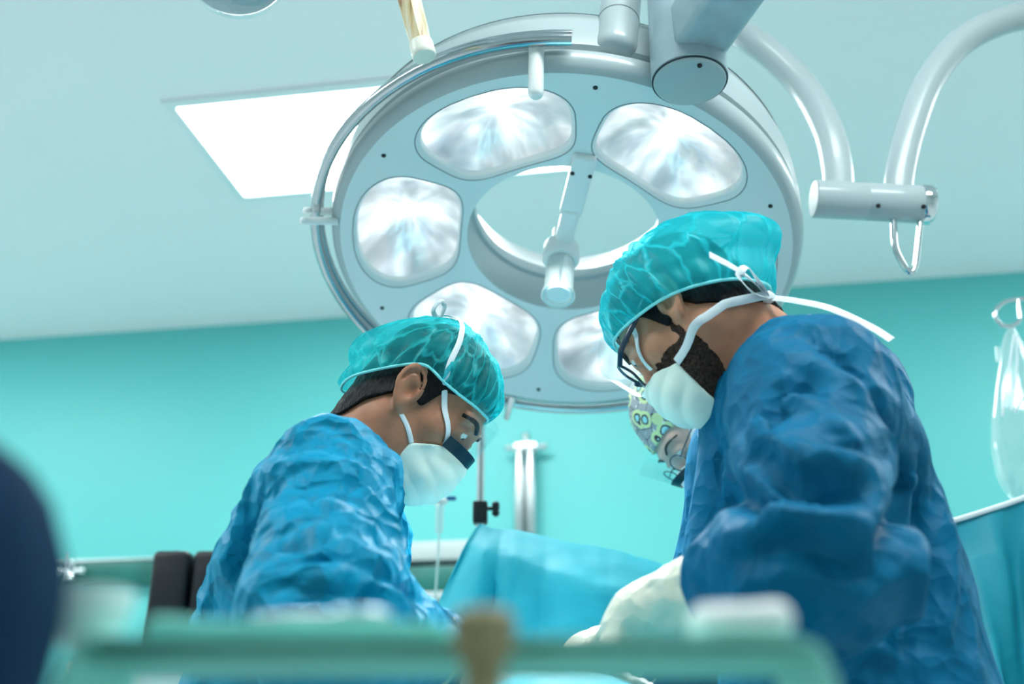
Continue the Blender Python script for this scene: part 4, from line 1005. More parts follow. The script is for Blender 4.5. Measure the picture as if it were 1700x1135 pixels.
mk = sculpt('surgical_mask', mask_fn(HR, ((0.060, 0, -0.060), (-0.64, 0, 0.77)), ((0.058, 0, -0.060), (-0.97, 0, -0.22)), (0.090, 0, -0.066), (0.046, 0.054, 0.058), 0.003), lo, hi, 0.0026, M['mask'], P2)
strap_on(HR, [(0.096, 0.05, -0.028), (0.080, 0.062, -0.006), (0.062, 0.072, 0.016), (0.048, 0.08, 0.04)], 0.003, 0.010, mk, offs=[0.004, 0.003, 0.004, 0.010])
def sd_nape(q): return min(float(sd_skull(HR.loc(q), False)[0]) * HR.k, float(sd_cone(q, *nk)[0]), float(sd_cone(q, NB, Vector((0.42, 1.42, 1.15)), 0.075, 0.11)[0]))
def on_nape(p, off):
    q = np.array([tuple(p)], np.float32)
    for _ in range(8):
        d = sd_nape(q); g = np.array([sd_nape(q + A(v) * 1e-3) - d for v in ((1, 0, 0), (0, 1, 0), (0, 0, 1))]); g /= max(np.linalg.norm(g), 1e-9); q = q + ((off - d) * g)[None].astype(np.float32)
    return Vector(q[0].tolist()), Vector(g.tolist())
kn, kg = on_nape(HR.w((-0.112, 0.004, -0.104)), 0.006)
print('KNOT', px_of(kn))
pA = HR.w(snap(HR, (0.060, 0.06, -0.062), 0.004)[0])
pts_ = []; hs_ = []
for i in range(16):
    u_ = i / 15; p_, g_ = on_nape(pA.lerp(kn, u_) + HR.d((0.0, 0.10, -0.02)) * math.sin(PI * u_), 0.0040 + 0.010 * u_); pts_.append(p_); hs_.append(g_)
obj('tie', tube(pts_, 0.01, seg=8, flat=(0.0125, 0.0011), hint=hs_), M['strap'], mk)
obj('knot', ball(kn, (0.011, 0.009, 0.009)), M['strap'], mk)
rt = Vector((1, 0, 0)); upv = Vector((0, 0, 1)); cmv = Vector((0, -1, 0))
strap_free([kn, kn - rt * 0.030 + upv * 0.004 + cmv * 0.045, kn - rt * 0.06 + upv * 0.012 + cmv * 0.070, kn - rt * 0.092 + upv * 0.022 + cmv * 0.085], 0.013, mk, (0, -0.9, 0.4))
strap_free([kn, kn - rt * 0.022 + upv * 0.004 + cmv * 0.045, kn - rt * 0.042 + upv * 0.012 + cmv * 0.070, kn - rt * 0.052 - upv * 0.004 + cmv * 0.072, kn - rt * 0.03 - upv * 0.014 + cmv * 0.045, kn], 0.012, mk, (0, -0.8, 0.6), name='bow_loop')
t2 = [kn, kn + rt * 0.032 - upv * 0.012 + cmv * 0.016, kn + rt * 0.075 - upv * 0.030 + cmv * 0.030, kn + rt * 0.118 - upv * 0.062 + cmv * 0.045, kn + rt * 0.140 - upv * 0.085 + cmv * 0.055]
strap_free(t2, 0.014, mk, (0, -0.9, 0.5))
# glasses
gl = thing('eyeglasses', HR.w((0.11, 0, 0.01)), 'black framed eyeglasses worn by the bearded person under a clear visor', 'glasses')
def lens_loop(s):
    out = []
    for i in range(28):
        t = 2 * PI * i / 28; c_, s_ = math.cos(t), math.sin(t)
        yy = s * 0.034 + 0.026 * math.copysign(abs(c_) ** 0.7, c_); zz = 0.004 + 0.019 * math.copysign(abs(s_) ** 0.7, s_)
        out.append(HR.w((0.116 - 2.6 * yy * yy + (zz - 0.004) * 0.12, yy, zz)))
    return out
for s in (1, -1):
    L = lens_loop(s); obj('rim', tube(L, 0.0021, 8, closed=True), M['frame_black'], gl)
    cl = sum(L, Vector()) / len(L); obj('lens', (L + [cl], [(i, (i + 1) % 28, 28) for i in range(28)]), M['glass'], gl)
    hp = HR.w((0.108, s * 0.062, 0.012))
    obj('temple_arm', tube(spline([hp, HR.w((0.085, s * 0.078, 0.014)), HR.w((0.04, s * 0.083, 0.018)), HR.w((0.0, s * 0.086, 0.024)), HR.w((-0.018, s * 0.088, 0.014))], 6), 0.01, seg=10, flat=(0.0035, 0.009), hint=tuple(HR.d((0, 0, 1)))), M['frame_black'], gl)
obj('bridge', tube(spline([HR.w((0.117, -0.009, 0.010)), HR.w((0.121, 0, 0.013)), HR.w((0.117, 0.009, 0.010))], 5), 0.0022, 8), M['frame_black'], gl)
visor(HR, mk, 0.146, 0.095, 0.010, 0.062, math.radians(54), cx=-0.01, slope=0.4, tilt=0.05, strip=None)
g_pr = [(Vector((0.445, 1.42, 1.440)), Vector((0.420, 1.42, 1.20)), 0.105, 0.138), (Vector((0.425, 1.42, 1.20)), Vector((0.44, 1.42, 0.95)), 0.155, 0.175), (Vector((0.44, 1.42, 0.95)), Vector((0.44, 1.42, 0.35)), 0.175, 0.21),
        (NB + Vector((0.02, -0.02, -0.02)), Sn, 0.085, 0.088), (NB + Vector((0.02, 0.02, -0.02)), Sf, 0.085, 0.085), (Vector((0.352, 1.42, 1.415)), Vector((0.335, 1.42, 1.20)), 0.088, 0.112), (Sn, En, 0.088, 0.084), (Sf, Ef, 0.088, 0.08), (En, Wn.lerp(En, 0.62), 0.082, 0.064), (Ef, Wf.lerp(Ef, 0.35), 0.08, 0.055), (Vector((0.425, 1.32, 1.33)), Vector((0.43, 1.54, 1.33)), 0.10, 0.10)]
NB2 = NB.copy(); nax2 = unit(NB - HR.w((-0.035, 0, -0.035)))
def gown2(P):
    d = sd_prims(P, g_pr, 0.045)
    d = smin(d, sd_cone(P, NB - nax2 * 0.02, NB + nax2 * 0.02, 0.072, 0.080), 0.03)
    cut = -((P - A(NB - nax2 * 0.010)) @ A(unit(nax2 + Vector((-0.05, 0, -0.15)))))
    d = smax(d, cut - 1.6 * np.maximum(0, np.linalg.norm(P - A(NB2), axis=1) - 0.090), 0.006)
    return np.maximum(d, 0.36 - P[:, 2])
ft = [((Vector((0.3, 0.1, 0.95)), Vector((0.9, 0, -0.3)), uy), (15, 3.0, 3), 0.024, (0.33, 1.12, 1.24), 0.12),
      ((Vector((0.75, 0, 0.6)), Vector((-0.5, 0, 0.8)), uy), (14, 3.0, 3), 0.018, (0.30, 1.15, 1.38), 0.12),
      ((Vector((0.25, 0, 0.95)), Vector((0.95, 0, -0.2)), uy), (15, 3.0, 3), 0.016, (0.26, 1.12, 1.16), 0.10),
      ((ux, uy, uz), (13, 13, 1.6), 0.020, (0.52, 1.35, 1.1), 0.22),
      ((Vector((1, 0, 0.25)), uy, uz), (16, 6, 1.5), 0.014, (0.25, 1.35, 1.28), 0.14)]
axg = [np.arange(-0.0, 0.72, 0.006), np.arange(0.94, 1.95, 0.007), fine_axis(0.30, 1.62, 1.0, 1.62, 0.02, 0.006)]
gw = sculpt('gown', gown2, None, None, None, M['gown_deep'], P2, disp=both(fold_disp(ft, 0.0008, 9, seed=5.0, crumple=0.008, cf=7.0), creases(gown2, [
    ([(1180, 868), (1200, 836), (1240, 822), (1275, 828)], -0.034, 0.017), ([(1262, 765), (1290, 790), (1330, 808), (1380, 815), (1425, 822)], -0.030, 0.015), ([(1262, 725), (1300, 678), (1348, 645)], -0.024, 0.016), ([(1390, 768), (1460, 758)], -0.016, 0.012),
    ([(1440, 645), (1480, 720), (1494, 800), (1488, 870), (1468, 930)], -0.030, 0.014), ([(1255, 740), (1285, 700), (1330, 672)], 0.016, 0.013), ([(1270, 850), (1340, 866), (1420, 872)], 0.018, 0.014), ([(1290, 745), (1350, 775), (1430, 790)], 0.016, 0.014),
    ([(1176, 892), (1208, 950)], -0.010, 0.006), ([(1182, 700), (1184, 800), (1160, 880)], -0.018, 0.012), ([(1214, 680), (1210, 790)], 0.014, 0.010), ([(1246, 690), (1240, 800)], -0.016, 0.010), ([(1538, 760), (1533, 883), (1500, 1071)], -0.026, 0.012), ([(1560, 830), (1572, 930), (1560, 1060)], 0.016, 0.012), ([(1512, 800), (1505, 950), (1470, 1090)], 0.018, 0.012),
    ([(1210, 940), (1290, 905), (1380, 925), (1450, 950)], -0.022, 0.016), ([(1300, 640), (1360, 700), (1400, 740)], 0.010, 0.014), ([(1330, 560), (1400, 600), (1440, 640)], -0.012, 0.010)])), axes=axg)
strap_free([at(1340, 522, 1.33), at(1385, 560, 1.29), at(1425, 610, 1.27), at(1450, 650, 1.26)], 0.010, gw, (0, -1, 0.3), name='gown_tie')
glove(Wn, En, (-0.62, 0.45, -0.55), (-0.2, 0.25, -1), 1, P2, (0.6, 0.7, 0.8, 0.85), 0.72, 0.040)
glove(Wf, Ef, (-0.80, -0.35, -0.35), (0, 0, -1), -1, P2, (0.4, 0.5, 0.5, 0.6), 0.4)
shoes(0.44, 1.42, -1, P2)

# ================================================================== third person behind the right surgeon
def floral():
    m = mat('floral_cloth', (0.36, 0.40, 0.43), 0.75); nt = m.node_tree; N = nt.nodes; L = nt.links; b = N['Principled BSDF']
    tc = N.new('ShaderNodeTexCoord')
    nz = N.new('ShaderNodeTexNoise'); nz.inputs['Scale'].default_value = 30; L.new(tc.outputs['Object'], nz.inputs['Vector'])
    ad = N.new('ShaderNodeVectorMath'); ad.operation = 'MULTIPLY_ADD'; ad.inputs[1].default_value = (0.012,) * 3; L.new(nz.outputs['Color'], ad.inputs[0]); L.new(tc.outputs['Object'], ad.inputs[2])
    col = None
    def mixc(fac, a, c):
        x = N.new('ShaderNodeMix'); x.data_type = 'RGBA'; L.new(fac, x.inputs[0])
        if isinstance(a, tuple): x.inputs[6].default_value = (*a, 1)
        else: L.new(a, x.inputs[6])
        x.inputs[7].default_value = (*c, 1); return x.outputs[2]
    def band(src, lo, hi):
        a = N.new('ShaderNodeMath'); a.operation = 'GREATER_THAN'; a.inputs[1].default_value = lo; L.new(src, a.inputs[0])
        c = N.new('ShaderNodeMath'); c.operation = 'LESS_THAN'; c.inputs[1].default_value = hi; L.new(src, c.inputs[0])
        p = N.new('ShaderNodeMath'); p.operation = 'MULTIPLY'; L.new(a.outputs[0], p.inputs[0]); L.new(c.outputs[0], p.inputs[1]); return p.outputs[0]
    v1 = N.new('ShaderNodeTexVoronoi'); v1.inputs['Scale'].default_value = 30; L.new(ad.outputs[0], v1.inputs['Vector'])
    v2 = N.new('ShaderNodeTexVoronoi'); v2.inputs['Scale'].default_value = 80; L.new(ad.outputs[0], v2.inputs['Vector'])
    v3 = N.new('ShaderNodeTexVoronoi'); v3.feature = 'DISTANCE_TO_EDGE'; v3.inputs['Scale'].default_value = 40; L.new(ad.outputs[0], v3.inputs['Vector'])
    c = mixc(band(v3.outputs['Distance'], -1, 0.022), (0.36, 0.40, 0.43), (0.008, 0.012, 0.016))
    c = mixc(band(v1.outputs['Distance'], 0.30, 0.50), c, (0.66, 0.80, 0.42))
    c = mixc(band(v2.outputs['Distance'], -1, 0.20), c, (0.82, 0.88, 0.80))
    c = mixc(band(v1.outputs['Distance'], 0.20, 0.29), c, (0.008, 0.012, 0.016))
    c = mixc(band(v1.outputs['Distance'], -1, 0.20), c, (0.36, 0.75, 0.80))
    L.new(c, b.inputs['Base Color']); return m
M['floral'] = floral()
pt = math.radians(62)
HT = Head(at(1174, 682, 1.87) + Vector((0, 0.072, 0)), (-math.cos(pt), -0.12, -math.sin(pt)), (-math.sin(pt), 0.0, math.cos(pt)), 0.99)
print('Thead', HT.o, [tuple(round(v) for v in px_of(HT.w(p))[:2]) for p in ((0.1, 0, 0.06), (-0.01, 0, 0.133), (-0.11, 0, 0.045), (0.085, 0, -0.11), (0.092, 0.033, 0.012), (-0.01, 0.08, 0))])
NB3 = Vector((0.475, 1.980, 1.46)); Pv3 = Vector((0.595, 2.040, 0.95))
bp3 = [(HT.w((-0.035, 0, -0.035)), NB3, 0.055, 0.06), (NB3, Vector((0.555, 2.010, 1.15)), 0.07, 0.10), (Vector((0.555, 2.010, 1.15)), Pv3, 0.10, 0.11)] + legs(Pv3, 0.605, 2.04, -1)
P3 = person_body(HT, bp3, (0.10, 1.68, 0.04), (0.90, 2.36, 1.76), M['skin_fair'], '', '', hd_box(HT, (-0.13, -0.10, -0.15), (0.14, 0.10, 0.15)))
tag(P3, 'person in a floral cloth cap and clear visor, half hidden behind the deep blue gown', 'person', 'surgical team')
for s in (1, -1): eye(HT, s * 0.0335, P3); lids_brow(HT, P3, M['beard'], s, 0.0017)
def cap3f(P):
    Q = HT.loc(P); d = smin(sd_skull(Q, False) - 0.006, sd_ell(Q, (-0.03, 0, 0.055), (0.105, 0.088, 0.095)), 0.02)
    lim = np.interp(Q[:, 0], [-0.15, -0.06, -0.02, 0.03, 0.07, 0.12], [-0.05, -0.02, 0.0, 0.02, 0.05, 0.058])
    return np.maximum(smax(d, lim - Q[:, 2], 0.004), -(d + 0.006)) * HT.k
lo, hi = hd_box(HT, (-0.15, -0.11, -0.07), (0.13, 0.11, 0.17))
sculpt('scrub_cap', cap3f, lo, hi, 0.0035, M['floral'], P3, disp=fold_disp([((uz, ux, uy), (30, 9, 9), 0.004, None, 1)], 0.0008, 14))
lo, hi = hd_box(HT, (0.03, -0.08, -0.15), (0.17, 0.08, 0.03))
mk3 = sculpt('surgical_mask', mask_fn(HT, ((0.055, 0, -0.050), (-0.66, 0, 0.75)), ((0.050, 0, -0.060), (-0.98, 0, -0.12)), (0.092, 0, -0.062), (0.045, 0.050, 0.058)), lo, hi, 0.0035, M['strap'], P3)
for s in (1, -1):
    strap_on(HT, [(0.094, s * 0.05, -0.022), (0.062, s * 0.066, 0.0), (0.03, s * 0.075, 0.030), (0.0, s * 0.08, 0.06)], 0.004, 0.016, mk3, offs=[0.004, 0.004, 0.009, 0.014])
    strap_on(HT, [(0.06, s * 0.065, -0.055), (0.03, s * 0.075, -0.02), (0.0, s * 0.08, 0.01), (-0.04, s * 0.08, 0.03)], 0.004, 0.022, mk3, offs=[0.004, 0.006, 0.010, 0.014])
visor(HT, mk3, 0.142, 0.095, -0.015, 0.062, math.radians(62), cx=-0.01, slope=0.6, tilt=0.22, strip=0.015)
gl3 = thing('eyeglasses', HT.w((0.11, 0, 0.01)), 'thin dark eyeglasses worn under the floral cap', 'glasses')
for s in (1, -1):
    L = [HT.w((0.114 - 2.4 * y * y, y, z)) for y, z in ((s * 0.034 + 0.024 * math.cos(2 * PI * i / 24), 0.004 + 0.017 * math.sin(2 * PI * i / 24)) for i in range(24))]
    obj('rim', tube(L, 0.0013, 8, closed=True), M['frame_black'], gl3)
    obj('lens', (L + [sum(L, Vector()) / 24], [(i, (i + 1) % 24, 24) for i in range(24)]), M['glass'], gl3)
    obj('temple_arm', tube([HT.w((0.104, s * 0.058, 0.008)), HT.w((0.05, s * 0.078, 0.012)), HT.w((-0.01, s * 0.084, 0.018))], 0.0014, 8), M['frame_black'], gl3)
obj('bridge', tube([HT.w((0.113, -0.010, 0.008)), HT.w((0.116, 0, 0.010)), HT.w((0.113, 0.010, 0.008))], 0.0013, 8), M['frame_black'], gl3)
g3 = [(Vector((0.535, 2.010, 1.38)), Vector((0.575, 2.020, 1.15)), 0.09, 0.13), (Vector((0.575, 2.020, 1.15)), Vector((0.595, 2.040, 0.36)), 0.13, 0.19), (NB3 + Vector((0.02, 0, -0.02)), Vector((0.495, 1.840, 1.37)), 0.07, 0.07), (NB3 + Vector((0.02, 0, -0.02)), Vector((0.515, 2.180, 1.38)), 0.07, 0.07),
      (Vector((0.495, 1.840, 1.37)), Vector((0.455, 1.800, 1.12)), 0.072, 0.06), (Vector((0.515, 2.180, 1.38)), Vector((0.485, 2.240, 1.12)), 0.072, 0.06), (Vector((0.455, 1.800, 1.12)), Vector((0.365, 1.840, 1.08)), 0.06, 0.05), (Vector((0.485, 2.240, 1.12)), Vector((0.335, 2.190, 1.08)), 0.06, 0.05)]
def gown3(P):
    d = sd_prims(P, g3, 0.05); n3 = unit(NB3 - HT.w((-0.035, 0, -0.035))); cut = -((P - A(NB3)) @ A(n3))
    return np.maximum(np.maximum(d, np.where((P[:, 0] < NB3.x + 0.05) & (P[:, 2] > NB3.z - 0.1), cut, -1)), 0.36 - P[:, 2])
sculpt('gown', gown3, (0.2, 1.64, 0.33), (0.88, 2.38, 1.58), 0.013, M['gown_deep'], P3, disp=fold_disp([((ux, uy, uz), (12, 12, 2), 0.015, None, 1)], 0.001, 9))
shoes(0.605, 2.04, -1, P3)
for wv, dv_ in ((Vector((0.335, 1.85, 1.075)), (-0.9, -0.1, -0.25)), (Vector((0.305, 2.17, 1.075)), (-0.9, -0.2, -0.2))):
    glove(wv, wv + Vector((0.2, 0, 0.05)), dv_, (0, 0, -1), 1, P3, (0.4, 0.5, 0.5, 0.6), 0.3)
# ------------------------------------------------------------------ seated person in the near left corner
SH = Vector((0.026, 0.05, 0))
pt = math.radians(15)
HF = Head(Vector((-0.47, 0.34, 1.27)) + SH, (0.6 * math.cos(pt), 0.8 * math.cos(pt), -math.sin(pt)), (0.3 * math.sin(pt), 0.9 * math.sin(pt), math.cos(pt)), 0.98)
NB4 = Vector((-0.48, 0.33, 1.10)) + SH; Sn4 = Vector((-0.288, 0.375, 1.015)) + SH; Sf4 = Vector((-0.66, 0.30, 1.01)) + SH; En4 = Vector((-0.262, 0.33, 0.72)) + SH; Wn4 = Vector((-0.36, 0.58, 0.70)) + SH; Ef4 = Vector((-0.72, 0.30, 0.74)) + SH; Wf4 = Vector((-0.60, 0.56, 0.70)) + SH
Pv4 = Vector((-0.50, 0.24, 0.58)) + SH; Kn = [Vector((-0.40, 0.66, 0.55)) + SH, Vector((-0.62, 0.66, 0.55)) + SH]; An = [Vector((-0.40, 0.62, 0.10)) + SH, Vector((-0.62, 0.62, 0.10)) + SH]
bp4 = [(HF.w((-0.03, 0, -0.05)), NB4, 0.055, 0.06), (NB4, Pv4, 0.075, 0.12), (NB4, Sn4, 0.045, 0.05), (NB4, Sf4, 0.045, 0.05), (Sn4, En4, 0.046, 0.038), (Sf4, Ef4, 0.046, 0.038), (En4, Wn4, 0.036, 0.026), (Ef4, Wf4, 0.036, 0.026)]
for i, s in enumerate((0.09, -0.09)): bp4 += [(Pv4 + Vector((s, 0, 0)), Kn[i], 0.08, 0.06), (Kn[i], An[i], 0.055, 0.04)]
for wv, fd4, ts in ((Wn4, (-0.2, 0.9, -0.3), 1), (Wf4, (0.2, 0.9, -0.3), -1)): pass
def hands4(P, d):
    for wv, fd4, ts in ((Wn4, Vector((-0.25, 0.9, -0.35)), 1), (Wf4, Vector((0.25, 0.9, -0.35)), -1)):
        nb = np.linalg.norm(P - A(wv), axis=1) < 0.26
        if nb.any(): d[nb] = smin(d[nb], sd_hand(P[nb], wv - fd4.normalized() * 0.01, fd4, (0, 0, -1), thumb_side=ts), 0.015)
    return d
P4 = person_body(HF, bp4, (-0.82, 0.08, 0.04), (-0.10, 0.88, 1.46), M['skin_fair'], '', '', ((-0.46, 0.55, 0.60), (-0.22, 0.86, 0.76)), extra=hands4)
tag(P4, 'person in dark navy scrubs, only a blurred shoulder and arm in the near left corner', 'person', 'surgical team')
g4 = [(Vector((-0.485, 0.32, 1.06)) + SH, Vector((-0.50, 0.25, 0.62)) + SH, 0.10, 0.15), (NB4 + Vector((0.05, 0.0, -0.055)), Sn4, 0.070, 0.070), (NB4 + Vector((-0.05, 0, -0.055)), Sf4, 0.070, 0.070), (Sn4, En4, 0.070, 0.062), (Sf4, Ef4, 0.070, 0.062), (En4, En4.lerp(Wn4, 0.6), 0.06, 0.045), (Ef4, Ef4.lerp(Wf4, 0.6), 0.06, 0.045)]
def gown4(P): return np.maximum(sd_prims(P, g4, 0.04), np.maximum(0.50 - P[:, 2], P[:, 2] - 1.115))
sculpt('scrub_top', gown4, (-0.83, 0.08, 0.48), (-0.10, 0.75, 1.16), 0.011, M['scrub_navy'], P4, disp=fold_disp([((ux, uy, uz), (14, 14, 4), 0.010, None, 1)], 0.001, 9))
def trous4(P):
    d = None
    for i, s in enumerate((0.09, -0.09)):
        e = smin(sd_cone(P, Pv4 + Vector((s, 0, 0)), Kn[i], 0.10, 0.075), sd_cone(P, Kn[i], An[i] + Vector((0, 0, 0.06)), 0.075, 0.07), 0.03); d = e if d is None else smin(d, e, 0.03)
    return np.maximum(d, 0.13 - P[:, 2])
sculpt('scrub_trousers', trous4, (-0.72, 0.12, 0.1), (-0.22, 0.84, 0.72), 0.014, M['scrub_navy'], P4)
def cap4f(P):
    Q = HF.loc(P); return smax(sd_skull(Q, False) - 0.010, 0.03 + 0.4 * Q[:, 0] - Q[:, 2], 0.005) * HF.k
lo, hi = hd_box(HF, (-0.14, -0.11, -0.06), (0.13, 0.11, 0.16)); sculpt('surgical_cap', cap4f, lo, hi, 0.006, M['scrub_navy'], P4)
for k in (0, 1):
    def fs(P, k=k): return np.maximum(smin(sd_cone(P, An[k] + Vector((0, -0.04, -0.06)), An[k] + Vector((0, 0.14, -0.065)), 0.04, 0.034), sd_cone(P, An[k] + Vector((0, -0.01, -0.04)), An[k] + Vector((0, -0.01, 0.0)), 0.045, 0.048), 0.03), np.maximum(-P[:, 2], P[:, 2] - 0.11))
    sculpt('shoe', fs, An[k] + Vector((-0.07, -0.11, -0.12)), An[k] + Vector((0.07, 0.20, 0.04)), 0.01, M['shoe'], P4)
st = thing('stool', (-0.474, 0.27, 0), 'round steel stool under the seated person in navy scrubs', 'stool')
obj('seat', lathe([(0, 0.43), (0.15, 0.43), (0.165, 0.445), (0.165, 0.462), (0.15, 0.475), (0, 0.478)], (-0.474, 0.27, 0), (0, 0, 1), 32), M['black'], st)
obj('column', lathe([(0.05, 0.07), (0.03, 0.09), (0.024, 0.14), (0.024, 0.43), (0, 0.43)], (-0.474, 0.27, 0), (0, 0, 1), 24), M['steel'], st)
for k in range(5):
    a = 2 * PI * k / 5 + 0.3; e_ = Vector((-0.474 + 0.2 * math.cos(a), 0.27 + 0.2 * math.sin(a), 0.05))
    lg = obj('leg', tube([(-0.474, 0.27, 0.08), e_], [0.018, 0.012], 12), M['steel'], st); obj('caster', ball(e_ - Vector((0, 0, 0.022)), 0.027, 16, 10), M['black'], lg)

# ------------------------------------------------------------------ cloth sheets
def cloth(name, grid, material, parent=None, thick=0.0025, disp=None):
    """grid[i][j] of points -> a sheet with real thickness"""
    G = np.array([[tuple(p) for p in row] for row in grid], float); n, m = G.shape[:2]
    du = np.gradient(G, axis=0); dv = np.gradient(G, axis=1); N = np.cross(du, dv); N /= np.maximum(np.linalg.norm(N, axis=2), 1e-9)[..., None]
    if disp is not None: G = G + N * disp(G.reshape(-1, 3)).reshape(n, m)[..., None]
    V = np.concatenate([(G + N * thick / 2).reshape(-1, 3), (G - N * thick / 2).reshape(-1, 3)]); o_ = n * m
    F = [(i * m + j, i * m + j + 1, (i + 1) * m + j + 1, (i + 1) * m + j) for i in range(n - 1) for j in range(m - 1)]; F += [tuple(k + o_ for k in f[::-1]) for f in F]
    rim = [j for j in range(m)] + [i * m + m - 1 for i in range(1, n)] + [(n - 1) * m + j for j in range(m - 2, -1, -1)] + [i * m for i in range(n - 2, 0, -1)]
    F += [(rim[i], rim[(i + 1) % len(rim)], rim[(i + 1) % len(rim)] + o_, rim[i] + o_) for i in range(len(rim))]
    return obj(name, (V, F), material, parent, sharp=60)
def lerp_path(pts, u):
    x = np.linspace(0, 1, len(pts)); P = np.array([tuple(p) for p in pts]); return Vector([float(np.interp(u, x, P[:, k])) for k in range(3)])

# drip stand with clamp, and the drape hung from it
pp = at(797, 870, 2.30)
pole = thing('drip_stand', (pp.x, pp.y, 0), 'slim steel pole with black clamp knob holding the blue drape corner', 'stand')
obj('pole', tube([(pp.x, pp.y, 0.09), (pp.x, pp.y, 2.02)], 0.0085, 16), M['steel'], pole)
zc = at(797, 851, 2.30).z
cl = obj('clamp', box((pp.x, pp.y, zc), (0.032, 0.034, 0.048), None, 0.005, 3), M['black'], pole)
kb = at(823, 842, 2.29)
g = Geo(); g.add(tube([(pp.x + 0.012, pp.y, kb.z), (kb.x + 0.004, pp.y, kb.z)], 0.0045, 12))
for k in range(3): g.add(ball(Vector((kb.x, pp.y, kb.z)) + Vector((0.002, math.cos(2 * PI * k / 3 + 0.4), math.sin(2 * PI * k / 3 + 0.4))) * 0.010, 0.0085, 12, 8))
obj('knob', g, M['black'], cl)
g = Geo()
for s in (1, -1): g.add(tube(spline([(pp.x, pp.y, 2.0), (pp.x + s * 0.05, pp.y, 2.02), (pp.x + s * 0.085, pp.y, 2.02), (pp.x + s * 0.10, pp.y, 2.05)], 5), 0.0045, 10))
obj('hook', g, M['steel'], pole)
for k in range(4):
    a = PI / 2 * k + 0.5; e_ = Vector((pp.x + 0.26 * math.cos(a), pp.y + 0.26 * math.sin(a), 0.06)); lg = obj('leg', tube([(pp.x, pp.y, 0.11), e_], [0.014, 0.010], 12), M['steel'], pole)
    obj('caster', ball(e_ - Vector((0, 0, 0.03)), 0.03, 14, 8), M['black'], lg)
M['drape'] = mat('turquoise_drape', (0.02, 0.47, 0.58), 0.6, noise=(12, 0.08), bump=[('crease', 14, 0.3, 0.01, (1, 1, 1)), ('noise', 120, 0.1, 0.002, (1, 1, 1))])
YD = 2.24
topd = [at(796, 868, YD), at(815, 876, YD), at(860, 880, YD + 0.02), at(930, 897, YD + 0.03), at(1010, 912, YD + 0.04), at(1095, 934, YD + 0.03), at(1150, 944, YD + 0.02)]
grid = []
for i in range(70):
    u = i / 69; t_ = lerp_path(topd, u); row = []
    for j in range(46):
        v = j / 45; p = t_.copy(); p.z -= v * 0.75
        fl = math.exp(-u * 9); p.x -= fl * 0.30 * v ** 0.9 ; p.y -= fl * 0.10 * v
        vb = 0.07 + 0.13 * u; lip = (0.03 + 0.15 * min(1, u * 1.6)) * min(1, v / vb)
        fold = 0.06 * (abs(math.sin(u * 15 - 0.4 + 1.5 * v)) ** 0.7 - 0.5) * math.exp(-u * 2.2) * min(1, v * 4) + 0.035 * (abs(math.sin(u * 6.5 + 2.2 * v + 0.6)) ** 0.8 - 0.5) * min(1, v * 2) + lip
        p.y -= fold; row.append(p)
    grid.append(row)
tag(cloth('drape', grid, M['drape'], disp=lambda P: 0.006 * (ridge(P * 9, 2) - 0.5)), 'turquoise screen drape hanging from the clamp between the two surgeons', 'drape')
# infusion line beside the stand
il = thing('infusion_line', at(730, 850, 2.5), 'clear infusion line with drip chamber hanging left of the drape pole', 'infusion line')
c1 = at(730, 848, 2.5)
M['tube_clear'] = clear_material('clear_tubing', (0.93, 0.98, 0.98), 0.08, 0.1, 0.35, 0.4)
obj('drip_chamber', lathe([(0.004, -0.055), (0.0095, -0.048), (0.0105, 0.018), (0.008, 0.024), (0.004, 0.03)], c1, (0, 0, 1), 20), M['tube_clear'], il)
obj('chamber_cap', lathe([(0.0, 0.018), (0.017, 0.018), (0.019, 0.024), (0.013, 0.032), (0.006, 0.05), (0.004, 0.07), (0, 0.07)], c1, (0, 0, 1), 20), M['plastic_white'], il)
M['clip_blue'] = mat('blue_clip', (0.01, 0.07, 0.30), 0.4)
obj('clip', box(c1 + Vector((0.027, 0, 0.03)), (0.022, 0.012, 0.008), None, 0.002), M['clip_blue'], il)
obj('tube', tube(spline([c1 + Vector((0, 0, -0.052)), at(727, 930, 2.5), at(722, 1000, 2.5), at(716, 1100, 2.5), at(716, 1100, 2.5) + Vector((0.05, 0.0, -0.25))], 8), 0.0032, 10), M['tube_clear'], il)
obj('tube', tube(spline([c1 + Vector((0, 0, 0.068)), c1 + Vector((-0.01, -0.05, 0.25)), Vector((pp.x - 0.095, pp.y, 1.93)), Vector((pp.x - 0.095, pp.y, 2.025))], 8), 0.0032, 10), M['tube_clear'], il)

# ------------------------------------------------------------------ back wall fittings
def on_wall(px, py, gap=0.0):
    d = at(px, py, 1.0) - Vector((0, 0, CAMZ)); base = room(0, gap, 0); k = base.dot(WN) / d.dot(WN); return Vector((d.x * k, d.y * k, CAMZ + d.z * k))
wf = thing('wall_fixture', on_wall(872, 880, 0.05), 'twin polished metal cylinders with cross fitting mounted on the teal wall', 'wall fixture')
t0, t1 = on_wall(872, 738, 0.06), on_wall(872, 900, 0.06)
for s in (-1, 1): obj('cylinder', lathe([(0, 0), (0.018, 0), (0.0205, 0.006), (0.0205, (t0.z - t1.z) - 0.02), (0.012, t0.z - t1.z), (0, t0.z - t1.z)], (t1.x + s * 0.0235 * WD.x, t1.y + s * 0.0235 * WD.y, t1.z), (0, 0, 1), 28), M['steel'], wf)
cr = on_wall(873, 742, 0.06)
g = Geo(); g.add(box(cr, (0.10, 0.035, 0.042), (WD, WN, uz), 0.008, 3)); g.add(tube([cr - WD * 0.075, cr + WD * 0.075], 0.0085, 14)); g.add(ball(cr - WD * 0.075, 0.013, 14, 10)); g.add(ball(cr + WD * 0.075, 0.015, 14, 10))
g.add(tube([cr, cr + Vector((0, 0, 0.045))], 0.012, 16)); g.add(ball(cr + Vector((0, 0, 0.048)), 0.017, 16, 10))
